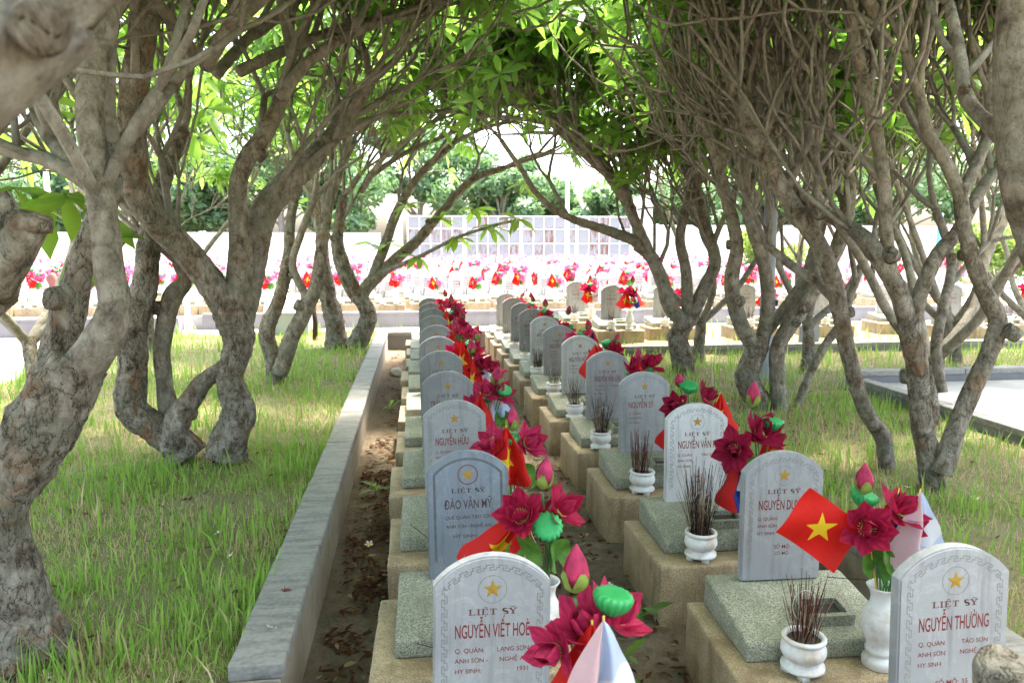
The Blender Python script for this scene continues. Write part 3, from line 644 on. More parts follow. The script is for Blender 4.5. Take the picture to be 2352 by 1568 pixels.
def generic(label, base, seed, n=4, h=.7, spread=.5, lev=4, L=.62, zmax=5.3):
    T = Tree(label, base, seed, zmax); g = random.Random(seed); T.zmin = 2.5 if abs(base[0]-.95) > 3 and base[1] > 4 else 3.8
    b = Vector(base); top = b+Vector((g.uniform(-.15,.15), g.uniform(-.15,.15), h))
    T.limb([(*(b-Vector((0,0,.12))),.13), (*(b+Vector((g.uniform(-.05,.05),0,.2))),.09), (*top,.08)], True, .14, 0, sides=14, world=True)
    for i in range(n):
        a = i*6.283/n+g.uniform(-.4,.4); p = top-Vector((0,0,.08)); P = [(*p,.055)]
        for k in range(4):
            p = p+Vector((math.cos(a)*spread*g.uniform(.6,1.2), math.sin(a)*spread*g.uniform(.6,1.2), .52+.06*k)); a += g.uniform(-.4,.4); P.append((*p,.047-.006*k))
        T.limb(P, False, .1, lev, L, 10, 1, world=True)
    T.done()
generic('spreading frangipani behind the camera on the left', (-1.8, -3.2, LAWN), 31, lev=3)
generic('spreading frangipani behind the camera on the right', (3.6, -2.6, LAWN), 32, lev=3)
generic('frangipani behind the right row, between the V fork and the light pole', (5.6, 10.3, LAWN), 33, 4)
generic('frangipani standing at the frame edge beside the paved plot', (5.05, 6.9, LAWN), 34, 4)
generic('frangipani half hidden at the left edge behind the thick leaning trunk', (-4.3, 5.6, LAWN), 35, 4)
generic('frangipani with pale limbs behind the gnarled pair on the left', (-4.6, 9.6, LAWN), 36, 4)
generic('small frangipani at the far left beside the sunlit path', (-4.5, 13.4, LAWN), 37, 4)
generic('frangipani in the grass behind the many-stemmed tree on the right', (4.3, 11.2, LAWN), 38, 4)
generic('frangipani rising beyond the right hand kerb among distant graves', (8.2, 10.6, LAWN), 39, 4)
generic('frangipani near the camera outside the right frame edge', (6.2, 3.2, LAWN), 40, 4, lev=3)
generic('frangipani beyond the paved plot on the far right', (7.4, 9.9, LAWN), 42, 5)
generic('frangipani between the paved plot and the frame edge', (9.6, 10.6, LAWN), 43, 5)
generic('frangipani near the camera outside the left frame edge', (-4.4, 1.8, LAWN), 41, 4)
# big single leaves that hang clear of the crown on the low branch and beside the thick trunk
def leaf_mesh(i, L, wd, droop):
    g = random.Random(i); return mesh('leaf', leaf_pts(g, Vector((0,0,0)), Vector((0,1,0)), Vector((1,0,0)), L, wd, droop), LEAF_F, M['leaf1'])
LM = [leaf_mesh(i, L, wd, dr) for i, (L, wd, dr) in enumerate([(.34,.055,.25), (.30,.06,.45), (.38,.062,.15), (.28,.05,.6)])]
def leaf_sprays(root, spots, seed):
    g = random.Random(seed)
    for c, n, ax in spots:
        for i in range(n):
            a = 6.283*i/n+g.uniform(-.3,.3)
            o = link('leaf', LM[g.randrange(4)], root, c-root.location, (R(g.uniform(-45, 25)), g.uniform(-.5,.5), a))
leaf_sprays(t1root, [(U(195,470,3.95),3,0), (U(150,445,4.3),6,0), (U(30,430,4.4),6,0), (U(195,560,3.95),3,0), (U(90,470,4.6),5,0)], 6)
leaf_sprays(lowroot, [(U(960,590,12.7),7,0), (U(1050,545,12.4),8,0), (U(1125,520,12.1),9,0), (U(1188,503,11.9),11,0), (U(1010,500,13.2),8,0), (U(1090,480,12.6),9,0), (U(890,560,13.2),7,0), (U(850,560,13.2),7,0), (U(1210,420,12.4),9,0), (U(930,470,13.0),9,0)], 5)
# ================================================================== graves
BASE_H, SW, SH, ST = .345, .40, .635, .052
BL, SL = .74, .55                        # base length, slab length
ME = {}; RISE = .098
def half_profile():
    pts = [(-SW/2, 0), (-SW/2, SH-RISE)]
    c = SW/2; h = RISE; rad = (c*c+h*h)/(2*h); cz = SH-rad; a0 = math.asin(c/rad)
    for i in range(1, 20): a = -a0+2*a0*i/20; pts.append((rad*math.sin(a), cz+rad*math.cos(a)))
    pts += [(SW/2, SH-RISE), (SW/2, 0)]; return pts
PROF = half_profile()
def inset_path(d, z0):
    """the arched outline moved in by d, cut at height z0, as points"""
    c = SW/2; h = RISE; rad = (c*c+h*h)/(2*h); cz = SH-rad; r2 = rad-d; x = c-d
    zt = cz+math.sqrt(r2*r2-x*x); a0 = math.asin(x/r2); P = []
    for i in range(30): P.append(Vector((-x, 0, z0+(zt-z0)*i/30)))
    for i in range(41): a = -a0+2*a0*i/40; P.append(Vector((r2*math.sin(a), 0, cz+r2*math.cos(a))))
    for i in range(1, 31): P.append(Vector((x, 0, zt+(z0-zt)*i/30)))
    return P
def stone_mesh(mat):
    bm = bmesh.new(); vs = [bm.verts.new((x, -ST/2, z)) for x, z in PROF]; f = bm.faces.new(vs)
    r = bmesh.ops.extrude_face_region(bm, geom=[f])
    for v in r['geom']:
        if isinstance(v, bmesh.types.BMVert): v.co.y = ST/2
    bmesh.ops.recalc_face_normals(bm, faces=bm.faces)
    ed = [e for e in bm.edges if abs(e.verts[0].co.y-e.verts[1].co.y) < 1e-6 and max(v.co.z for v in e.verts) > .01]
    bmesh.ops.bevel(bm, geom=ed, offset=.006, segments=2, affect='EDGES')
    me = bpy.data.meshes.new('headstone'); bm.to_mesh(me); bm.free(); me.materials.append(mat); return me
def stroke(mb, a, b, w, y=-.0006, m=0):
    a = Vector(a); b = Vector(b); d = (b-a)
    if d.length < 1e-6: return
    d.normalize(); s = Vector((-d.z, 0, d.x))*w/2; e = d*w/2
    q = [a-s-e, b-s+e, b+s+e, a+s-e]
    mb.add([(v.x, y, v.z) for v in q], [(0,1,2,3)], m)
def border_mesh(kind):
    mb = MB()
    if kind == 'band':                    # broad darker band
        for k, (d0, d1) in enumerate(((.030, .042),)):
            A = inset_path(d0, .09); B_ = inset_path(d1, .09)
            for i in range(len(A)-1): mb.add([(*A[i].xz.to_tuple()[:1], -.0006, A[i].z), (A[i+1].x, -.0006, A[i+1].z), (B_[i+1].x, -.0006, B_[i+1].z), (B_[i].x, -.0006, B_[i].z)], [(0,3,2,1)])
        me = mb.mesh('border', [M['groove']], False)
    else:
        P = inset_path(.028, .09); L = [0]
        for i in range(len(P)-1): L.append(L[-1]+(P[i+1]-P[i]).length)
        def at(s, t):
            s = max(0, min(L[-1]-1e-6, s)); i = 0
            lo, hi = 0, len(L)-1
            while hi-lo > 1:
                mid = (lo+hi)//2
                if L[mid] <= s: lo = mid
                else: hi = mid
            d = (P[lo+1]-P[lo]).normalized(); nrm = Vector((d.z, 0, -d.x))
            return P[lo]+d*(s-L[lo])+nrm*t
        per = .046; n = int(L[-1]/per); per = L[-1]/n; A = .018
        for k in range(n):
            s = k*per; key = [(0,A), (0,0), (.62,0), (.62,.62*A), (.30,.62*A), (.30,.34*A), (.30,A), (1,A)]
            key = [(0,A*.5), (.0,0), (.55,0), (.55,A*.5), (.28,A*.5), (.28,A), (.80,A), (.80,A*.5), (1,A*.5)]
            for a, b in zip(key[:-1], key[1:]): stroke(mb, at(s+a[0]*per, a[1]), at(s+b[0]*per, b[1]), .0028)
        me = mb.mesh('border', [M['groove_l']], False)
    return me
def star_mesh(Rr, mat, name='star'):
    mb = MB(); v = [(0, -.0022, 0)]
    for i in range(10):
        a = R(90+36*i); r = Rr if i % 2 == 0 else Rr*.40; v.append((r*math.cos(a), -.0006, r*math.sin(a)))
    mb.add(v, [(0, (i+1) % 10+1, i+1) for i in range(10)]); return mb.mesh(name, [mat], False)
def ring_mesh(Rr, w, mat):
    mb = MB()
    for i in range(40):
        a, b = 6.2832*i/40, 6.2832*(i+1)/40
        mb.add([((Rr+s)*math.cos(t) if True else 0, -.0006, (Rr+s)*math.sin(t)) for s, t in ((0,a),(w,a),(w,b),(0,b))], [(0,1,2,3)])
    me = mb.mesh('star_ring', [mat], False); return me
for k in ('marble', 'marble_white', 'marble_blue', 'marble_warm'): ME['stone_'+k] = stone_mesh(M[k])
ME['key'] = border_mesh('key'); ME['band'] = border_mesh('band')
ME['star'] = star_mesh(.034, M['gold']); ME['ring'] = ring_mesh(.047, .0022, M['groove_l']); ME['ring_b'] = ring_mesh(.045, .005, M['brown_letter'])
ME['base'] = bevel_box('base', .88, BL, BASE_H+.03, M['base'], .014, segs=3)
ME['slab'] = bevel_box('slab', .70, SL, .15, M['slab'], .014, top=(.085, .155), segs=3)
BV = [bevel_box('base', .88, BL, BASE_H+.03, M['base'], .015, segs=2, worn=.005, cuts=6, seed=i) for i in range(4)]
SV = [bevel_box('slab', .70, SL, .15, M['slab'], .014, top=(.085, .155), segs=2, worn=.0028, cuts=5, seed=i) for i in range(3)]
# little open box on the slab: four walls and a dark floor
mb = MB(); mb.box(-.11,.11,-.08,-.055,0,.055); mb.box(-.11,.11,.055,.08,0,.055); mb.box(-.11,-.085,-.055,.055,0,.055); mb.box(.085,.11,-.055,.055,0,.055); ME['urn'] = mb.mesh('offering_box', [M['slab']], False)
mb = MB(); mb.box(-.0849,.0849,-.0549,.0549,0,.02); ME['urnfill'] = mb.mesh('box_floor', [M['darkhole']], False)
# --- lettering -------------------------------------------------------
TQ = []
def text(parent, s, x, z, h, w=None, mat='red_letter', bold=0.0, align='CENTER'):
    cu = bpy.data.curves.new('t', 'FONT'); cu.body = s; cu.size = 1.0; cu.align_x = align; cu.offset = bold
    cu.resolution_u = 3; o = bpy.data.objects.new('t', cu); COL.objects.link(o); TQ.append((o, parent, x, z, h, w, mat, align))
def flush_text():
    bpy.context.view_layer.update(); dg = bpy.context.evaluated_depsgraph_get()
    for o, par, x, z, h, w_, mat, align in TQ:
        me = bpy.data.meshes.new_from_object(o.evaluated_get(dg))
        n = len(me.vertices); a = np.empty(n*3, dtype=np.float32); me.vertices.foreach_get('co', a); a = a.reshape(-1, 3)
        sy = h/.73; sx = sy
        wd = a[:, 0].max()-a[:, 0].min()
        if w_: sx = w_/wd
        b = np.zeros_like(a); b[:, 0] = a[:, 0]*sx; b[:, 1] = -.0007; b[:, 2] = a[:, 1]*sy
        me.vertices.foreach_set('co', b.ravel()); me.materials.clear(); me.materials.append(M[mat]); me.name = 'inscription'; me.update()
        link('inscription', me, par, (x, -ST/2, z)); bpy.data.objects.remove(o)
    TQ.clear()
def serif_title(parent, z, h, w, mat):
    """LIET SY with slab serifs; accents included"""
    mb = MB(); T_ = .24*h; t = .10*h
    def bar(x0, x1, z0, z1): mb.add([(x0,-.0007,z0),(x1,-.0007,z0),(x1,-.0007,z1),(x0,-.0007,z1)], [(0,1,2,3)])
    def stem(x, z0=0, z1=1.0): bar(x-T_/2, x+T_/2, z0*h, z1*h)
    def sf(x, z): bar(x-T_*1.15, x+T_*1.15, z*h-(t if z > .5 else 0), z*h+(0 if z > .5 else t))
    u = h*1.0; x = 0
    stem(.3*u); sf(.3*u, 0); sf(.3*u, 1); bar(.3*u, 1.0*u, 0, t); bar(1.0*u-t, 1.0*u, 0, .32*h)                      # L
    stem(1.45*u); sf(1.45*u, 0); sf(1.45*u, 1)                                                                     # I
    e = 2.1*u; stem(e); sf(e, 0); sf(e, 1); bar(e, e+.7*u, 0, t); bar(e, e+.68*u, h-t, h); bar(e, e+.45*u, .46*h, .46*h+t); bar(e+.7*u-t, e+.7*u, 0, .3*h); bar(e+.68*u-t, e+.68*u, .72*h, h)
    stroke(mb, (e+.1*u,0,1.12*h), (e+.33*u,0,1.32*h), t*.9, -.0007); stroke(mb, (e+.33*u,0,1.32*h), (e+.56*u,0,1.12*h), t*.9, -.0007); bar(e+.25*u, e+.42*u, -.30*h, -.14*h)   # circumflex, dot below
    T0 = 3.55*u; stem(T0); sf(T0, 0); bar(T0-.45*u, T0+.45*u, h-t, h); bar(T0-.45*u, T0-.45*u+t, .7*h, h); bar(T0+.45*u-t, T0+.45*u, .7*h, h)
    s0 = 5.25*u; pts = []
    for i in range(17):
        a = R(40+260*i/16*.9); pts.append(Vector((s0+.30*u*math.cos(a), 0, .74*h+.22*h*math.sin(a))))
    for i in range(17):
        a = R(110-260*i/16*.9); pts.append(Vector((s0+.32*u*math.cos(a), 0, .26*h+.22*h*math.sin(a))))
    for i, (a, b) in enumerate(zip(pts[:-1], pts[1:])): stroke(mb, a, b, T_*(.5 if i < 6 or i > 26 else .95), -.0007)
    y0 = 6.35*u; bar(y0-T_/2, y0+T_/2, 0, .5*h); sf(y0, 0); stroke(mb, (y0,0,.45*h), (y0-.38*u,0,h-t), T_*.9, -.0007); stroke(mb, (y0,0,.45*h), (y0+.38*u,0,h-t), t*1.1, -.0007); sf(y0-.4*u, 1); sf(y0+.4*u, 1)
    for i in range(6):
        stroke(mb, (y0-.3*u+.1*u*i,0,1.2*h+.07*h*math.sin(i*1.1)), (y0-.3*u+.1*u*(i+1),0,1.2*h+.07*h*math.sin((i+1)*1.1)), t*.9, -.0007)   # tilde
    tot = 6.85*u
    for i, v in enumerate(mb.v): mb.v[i] = ((v[0]-tot/2)*w/tot, v[1], v[2])
    link('inscription', mb.mesh('inscription', [M[mat]], False), parent, (0, -ST/2, z))
def grave(X, Y, label, lines, mat='marble', style='key', yaw=0, name_w=None, group='graves in the two rows', red='red_letter', lean=0, detail=2, z0=0.0, urn=True, title=True):
    """Y is where the headstone stands; everything of this grave is fixed together"""
    g = random.Random(int(X*100+Y*37))
    root = setp(empty('grave', (X, Y, z0), R(yaw)), label, 'grave', group)
    link('base', BV[g.randrange(4)], root, (g.uniform(-.02,.02), -BL/2+.075, -.03), (0, 0, R(g.uniform(-.8,.8))))
    sl = link('slab', SV[g.randrange(3)], root, (0, -SL/2+.055, BASE_H), (0, 0, R(g.uniform(-.8,.8))))
    if urn:
        bx = link('offering_box', ME['urn'], sl, (.07, -.10, .105), (R(7.2), 0, 0)); 
        link('box_floor', ME['urnfill'], sl, (.07, -.10, .107), (R(7.2), 0, 0))
    hs = link('headstone', ME['stone_'+mat], root, (0, -.005, BASE_H+.150+g.uniform(-.012,.006)), (R(-lean+g.uniform(-.8,.8)), R(g.uniform(-1.1,1.1)), R(g.uniform(-1.5,1.5))))
    if detail >= 1:
        link('border', ME['band' if style == 'band' else 'key'], hs, (0, -ST/2, 0))
        st = link('star', ME['star'], hs, (0, -ST/2, SH-.114)); link('star_ring', ME['ring_b' if style == 'band' else 'ring'], hs, (0, -ST/2, SH-.114))
        if title: serif_title(hs, SH-.203, .021, .165, 'dark_letter' if style == 'band' else 'brown_letter')
    for s, zz, h, w_, x, al in lines:
        text(hs, s, x, SH-zz, h, w_, red, (.010 if h > .03 else .004), al)
    return root
def L3(name, nw, q1, q2, a1, a2, h1, h2, so=None, lo=None, nx=0):
    o = [(name, .283, .050, nw, nx, 'CENTER'), (q1, .335, .0165, None, -.128, 'LEFT'), (a1, .371, .0165, None, -.128, 'LEFT'), (h1, .408, .0165, None, -.128, 'LEFT')]
    for s, z in ((q2, .335), (a2, .371), (h2, .408)):
        if s: o.append((s, z, .0165, None, .128, 'RIGHT'))
    if so: o.append((so, .478, .0195, None, 0, 'CENTER'))
    if lo: o.append((lo, .510, .0165, None, 0, 'CENTER'))
    return o
LX, RX = .236, 1.765
LY = [2.45+1.16*i for i in range(11)]; RY = [2.22+1.165*i for i in range(12)]
left = [
 ('grave of the frontmost grey stone of the left row, named in red', L3('NGUYỄN VIẾT HOÈ', .255, 'Q. QUÁN:', 'LẠNG SƠN', 'ANH SƠN -', 'NGHỆ AN', 'HY SINH:', '1931'), 'marble', 'key'),
 ('grave with blue-grey stone and dark band border, second in the left row', [('ĐÀO VĂN MỸ', .283, .046, .235, 0, 'CENTER'), ('QUÊ QUÁN: TÀO SƠN', .335, .018, .23, 0, 'CENTER'), ('ANH SƠN - NGHỆ AN', .380, .018, .22, 0, 'CENTER'), ('HY SINH', .430, .018, .11, -.02, 'CENTER'), ('LÔ MỘ', .478, .018, .07, 0, 'CENTER')], 'marble_blue', 'band'),
 ('pale grave, third in the left row, behind the blue-grey stone', L3('NGUYỄN HỮU', .21, 'Q. QUÁN:', '', 'ANH SƠN', '', 'HY SINH', '', nx=-.02), 'marble', 'key'),
 ('grave with incense sticks before a bluish stone, fourth in the left row', L3('TRẦN', .09, 'Q. QUÁN:', '', 'ANH SƠN', '', 'HY SINH', '', nx=-.09), 'marble_warm', 'key'),
 ('grave, fifth in the left row, with thin incense sticks crossing its star', L3('NGUYỄN V', .15, 'Q. QUÁN:', '', 'ANH SƠN', '', 'HY SINH', '', nx=-.05), 'marble_warm', 'key'),
] + [('%s grave in the left row, mostly hidden by the stone before it' % w_, [], 'marble_warm', 'key') for w_ in ('sixth', 'seventh', 'eighth', 'ninth', 'tenth', 'eleventh and farthest')]
for i, (lab, ln, mt, stl) in enumerate(left):
    grave(LX+random.uniform(-.012,.012), LY[i], lab, ln, mt, stl, random.uniform(-.8,.8), red='dark_letter' if stl == 'band' else 'red_letter', lean=1.0, detail=2 if i < 7 else 1, z0=-.045 if i == 0 else 0)
right = [
 ('grave of the frontmost grey stone of the right row, half out of frame', L3('NGUYỄN THƯỜNG', .255, 'Q. QUÁN', 'TÀO SƠN', 'ANH SƠN', 'NGHỆ AN', 'HY SINH', '1930', 'SỐ MỘ: 35', 'LÔ MỘ: 01'), 'marble', 'key'),
 ('grave second in the right row, star flag hanging before its grey stone', L3('NGUYỄN DUY SỸ', .25, 'Q. QUÁN:', 'LẠNG', 'ANH SƠN', 'N', 'HY SINH:', '1', 'SỐ MỘ', 'LÔ MỘ', nx=.0), 'marble', 'key'),
 ('whitish grave third in the right row, behind a dense dark incense bundle', L3('NGUYỄN VĂN K', .25, 'Q. QUÁN', 'TÀO SƠN', 'ANH SƠN', '', 'HY SINH', '', 'SỐ MỘ', 'LÔ MỘ'), 'marble_white', 'key'),
 ('grave fourth in the right row, striped flag draped before the stone', L3('NGUYỄN SỸ', .20, 'Q. QUÁN', '', 'ANH SƠN', '', 'HY SINH', '', nx=-.03), 'marble', 'key'),
 ('grave fifth in the right row, with wispy dark incense and a hook of ash', L3('NGUYỄN VĂN LIÊN', .25, 'Q. QUÁN', 'TÀO SƠN', 'ANH SƠN', '', 'HY SINH', ''), 'marble', 'key'),
 ('pale grave sixth in the right row', L3('NGUYỄN HỒ', .19, 'Q. QUÁN', 'TÀO SƠN', 'ANH SƠN', 'NGHỆ AN', 'HY SINH', '', nx=-.03), 'marble_white', 'key'),
 ('grave seventh in the right row, before the small dark red flag', L3('NGUYỄN SỬU', .20, 'Q. QUÁN', '', 'ANH SƠN', '', 'HY SINH', '', nx=-.02), 'marble', 'key'),
 ('grave eighth in the right row, with a thick black incense bundle', L3('HỒ', .06, 'Q. QUÁN', '', 'ANH SƠN', '', 'HY SINH', '', nx=-.08), 'marble_white', 'key'),
 ('grave ninth in the right row', L3('NGUYỄN', .14, 'Q. QUÁN', '', 'ANH SƠN', '', 'HY SINH', '', nx=-.05), 'marble_warm', 'key'),
 ('grave tenth in the right row', L3('LÊ V', .08, 'Q. QUÁN', '', 'ANH SƠN', '', 'HY SINH', '', nx=-.09), 'marble_warm', 'key'),
 ('grave eleventh in the right row, browner than its neighbours', [], 'marble_warm', 'key'),
 ('farthest grave of the right row', [], 'marble', 'key')]
for i, (lab, ln, mt, stl) in enumerate(right):
    grave(RX+(-.01 if i == 1 else 0)+random.uniform(-.012,.012), RY[i], lab, ln, mt, stl, -2.5 if i == 1 else random.uniform(-1,1), lean=1.2, detail=2 if i < 9 else 1)
# --- pots, incense, vases -------------------------------------------------
mb = MB()
mb.lathe([(.055,.026), (.088,.026), (.090,.032), (.088,.042), (.072,.046), (.070,.052), (.066,.058), (.068,.064), (.084,.078), (.092,.096), (.092,.114), (.086,.130), (.078,.138), (.077,.142), (.086,.146), (.090,.152), (.090,.160), (.086,.165), (.074,.165), (.070,.160), (.070,.140)], 32)
for i in range(4):
    a = R(45+90*i); mb.box(.062*math.cos(a)-.018, .062*math.cos(a)+.018, .062*math.sin(a)-.018, .062*math.sin(a)+.018, 0, .0262)
ME['pot'] = mb.mesh('incense_pot', [M['glaze']])
mb = MB(); mb.lathe([(.001,.146), (.04,.150), (.0705,.146)], 20, cap=False); ME['ashfill'] = mb.mesh('ash_bed', [M['ashfill']])
mb = MB()
mb.lathe([(.060,0), (.068,.004), (.070,.030), (.066,.042), (.052,.050), (.050,.058), (.058,.066), (.060,.080), (.054,.088), (.056,.110), (.068,.140), (.078,.175), (.080,.205), (.074,.235), (.062,.262), (.050,.285), (.047,.305), (.052,.330), (.064,.350), (.068,.356), (.064,.360), (.054,.350), (.042,.320), (.040,.300)], 32)
ME['vase'] = mb.mesh('flower_vase', [M['glaze']])
def smooth_angle(me):
    me.polygons.foreach_set('use_smooth', np.ones(len(me.polygons), dtype=bool))
def incense(X, Y, z, label, n, hmin, hmax, spread, mat, seed, curls=1):
    g = random.Random(seed); mb = MB()
    for i in range(n):
        a = g.uniform(0, 6.28); r0 = .055*math.sqrt(g.random()); r1 = r0*1.0+spread*g.random()**1.6; h = g.uniform(hmin, hmax); a1 = a+g.uniform(-.4,.4)
        p0 = Vector((r0*math.cos(a), r0*math.sin(a), .145)); p1 = Vector((r1*math.cos(a1), r1*math.sin(a1), .145+h)); mid = (p0+p1)/2+Vector((g.gauss(0,.004), g.gauss(0,.004), 0))
        mb.tube([p0, mid, p1], [.0013, .0013, .0011], 4, m=0 if g.random() < .8 else 1)
    for i in range(curls):                 # burnt ash still standing as hooks
        a = g.uniform(-.6, .6); c = Vector((g.uniform(-.03,.03), g.uniform(-.03,.02), .145+hmin*.9)); rr = g.uniform(.025,.045); P = []
        for k in range(14):
            t = R(-60+ k*20); P.append(c+Vector((-rr*math.cos(t)*math.cos(a), -rr*math.cos(t)*math.sin(a), rr*1.3*math.sin(t)+k*.003)))
        mb.tube(P, [.0019]*14, 5, m=2)
    me = mb.mesh('incense_sticks', [mat, M['incense_p'], M['ash']])
    o = setp(link('incense_sticks', me, None, (X, Y, z)), label, 'incense'); o['group'] = 'burnt incense bundles'
    return o
def pot(X, Y, label, z=BASE_H):
    p = setp(link('incense_pot', ME['pot'], None, (X, Y, z), (0, 0, R(45+random.uniform(-25,25)))), label, 'incense pot', 'white incense pots')
    link('ash_bed', ME['ashfill'], p)
def vase(X, Y, label, z=BASE_H):
    return setp(link('flower_vase', ME['vase'], None, (X, Y, z), (0, 0, random.uniform(0,6))), label, 'vase', 'white flower vases')
ORD = ['first', 'second', 'third', 'fourth', 'fifth', 'sixth', 'seventh', 'eighth', 'ninth', 'tenth', 'eleventh', 'twelfth']
FRONT = -.585                              # from headstone to the ledge in front of the slab
inc = {  # row, index: count, hmin, hmax, spread, material
 ('r',0): (8,.22,.34,.06,'incense_p'), ('r',1): (60,.16,.27,.10,'incense'), ('r',2): (120,.20,.42,.13,'incense_d'), ('r',3): (75,.20,.33,.05,'incense'), ('r',4): (90,.18,.36,.12,'incense_d'), ('r',5): (60,.15,.30,.12,'incense_d'), ('r',6): (40,.15,.30,.10,'incense_d'), ('r',7): (90,.18,.28,.06,'incense_d'),
 ('l',0): (5,.24,.36,.07,'incense_p'), ('l',1): (16,.22,.38,.09,'incense_p'), ('l',2): (6,.15,.22,.05,'incense_d'), ('l',3): (22,.26,.40,.09,'incense_p'), ('l',4): (16,.2,.36,.08,'incense_d'), ('l',5): (6,.15,.3,.06,'incense_d'), ('l',6): (12,.2,.38,.07,'incense_d')}
for row, XX, YY, off in (('l', LX, LY, -.07), ('r', RX, RY, -.19)):
    side = 'left' if row == 'l' else 'right'
    for i, Y in enumerate(YY):
        pot(XX+off+random.uniform(-.015,.015), Y+FRONT+.01, 'white incense pot on the ledge of the %s grave in the %s row' % (ORD[i], side))
        a = inc.get((row, i), (14,.15,.26,.06,'incense_d'))
        incense(XX+off, Y+FRONT+.01, BASE_H, 'burnt incense sticks in the pot of the %s grave, %s row' % (ORD[i], side), a[0], a[1], a[2], a[3], M[a[4]], i*7+(0 if row == 'l' else 100), 2 if (row, i) in (('r',2), ('r',4)) else 1)
# the loose sticks lying on slabs
for k, (a, b_, lab) in enumerate((((-.06,4.32,.50), (.05,4.18,.455), 'single burnt stick lying on the slab of the third grave, left row'), ((1.95,3.28,.53), (2.12,3.0,.62), 'charred stick leaning on the slab behind the star flag'), ((-.02,2.98,.49), (.10,2.94,.47), 'single burnt stick lying on the slab of the second grave, left row'))):
    mb = MB(); mb.tube([Vector(a)-Vector(a), (Vector(b_)-Vector(a))/2, Vector(b_)-Vector(a)], [.002]*3, 5); setp(link('incense_stick', mb.mesh('incense_stick', [M['incense_d']]), None, a), lab, 'incense')
# --- lotus bouquets ----------------------------------------------------------
def petal_mesh(L, wd, cup, mat):
    v = []; f = []; rows = [(0,.22), (.2,.62), (.45,1.0), (.66,.84), (.84,.42), (1,.02)]
    for t, ww in rows:
        lift = cup*L*(t*t)*.9
        for s in (-1, -.5, 0, .5, 1):
            h = wd*ww*s; v.append((h, L*t*(1-.18*cup*t), lift+abs(s)**2*wd*ww*.42))
    for j in range(len(rows)-1):
        for i in range(4): a = j*5+i; f.append((a, a+1, a+6, a+5))
    return mesh('petal', v, f, mat)
PET = {('o', m_): petal_mesh(.115, .036, .46, M[m_]) for m_ in ('petal', 'petal_pink', 'petal_dark')}
PET.update({('i', m_): petal_mesh(.092, .032, .85, M[m_]) for m_ in ('petal', 'petal_pink', 'petal_dark')})
mb = MB(); mb.lathe([(.004,-.004), (.016,.004), (.020,.016), (.017,.022), (.001,.024)], 14)
for i in range(18): a = 6.283*i/18; mb.tube([(.018*math.cos(a),.018*math.sin(a),.004), (.030*math.cos(a+.1),.030*math.sin(a+.1),.026)], [.0016,.0022], 4)
ME['heart'] = mb.mesh('flower_heart', [M['stamen']])
def pet_set():                              # (kind, azimuth, opening)
    return [('o', 51.4*i+8, 6+14*(i % 2)) for i in range(7)] + [('i', 60*i+30, 34+12*(i % 2)) for i in range(6)]
def blossom_joined(mat):
    mb = MB()
    for k, az, op in pet_set():
        me = PET[(k, mat)]; mt = Matrix.Rotation(R(az), 4, 'Z') @ Matrix.Translation((0, .008, 0)) @ Matrix.Rotation(R(op), 4, 'X')
        mb.add([tuple(mt @ v.co) for v in me.vertices], [tuple(p.vertices) for p in me.polygons])
    h = ME['heart']; mb.add([tuple(v.co) for v in h.vertices], [tuple(p.vertices) for p in h.polygons], 1)
    return mb.mesh('blossom', [M[mat], M['stamen']])
ME['blossom'] = blossom_joined('petal'); ME['blossom_pink'] = blossom_joined('petal_pink')
# bud: wrapped pointed petals on a two-leaf calyx
mb = MB()
for i in range(5):
    a0 = 72*i; v = []; f = []; prof = [(.012,0), (.032,.025), (.037,.05), (.029,.085), (.013,.115), (.001,.135)]
    for r_, z_ in prof:
        for s in (-1, 0, 1): a = R(a0+s*48); rr = r_*(1+.05*s); v.append((rr*math.cos(a), rr*math.sin(a), z_))
    for j in range(5):
        for k in range(2): q = j*3+k; f.append((q, q+1, q+4, q+3))
    mb.add(v, f, 0)
for i in range(4):
    a0 = 90*i+20; v = []; f = []
    for r_, z_, ww in ((.010,-.012,50), (.034,.008,48), (.041,.034,34), (.037,.06,12)):
        for s in (-1, 0, 1): a = R(a0+s*ww); v.append((r_*math.cos(a), r_*math.sin(a), z_))
    for j in range(3):
        for k in range(2): q = j*3+k; f.append((q, q+1, q+4, q+3))
    mb.add(v, f, 1)
ME['bud'] = mb.mesh('bud', [M['budpink'], M['calyx']])
# seed pod: scalloped bowl with a flat, slightly domed top
mb = MB(); v = []; f = []; NP = 96
for r_, z_ in ((.006,-.040), (.022,-.034), (.040,-.016), (.049,.002), (.050,.012), (.046,.018), (.034,.021), (.015,.022), (.001,.022)):
    for i in range(NP): a = 6.2832*i/NP; q = r_*(1+(.055*math.cos(16*a) if r_ > .02 and z_ < .019 else 0)); v.append((q*math.cos(a), q*math.sin(a), z_))
for j in range(8):
    for i in range(NP): k = (i+1) % NP; f.append((j*NP+i, j*NP+k, (j+1)*NP+k, (j+1)*NP+i))
mb.add(v, f); ME['pod'] = mb.mesh('seed_pod', [M['pod']])
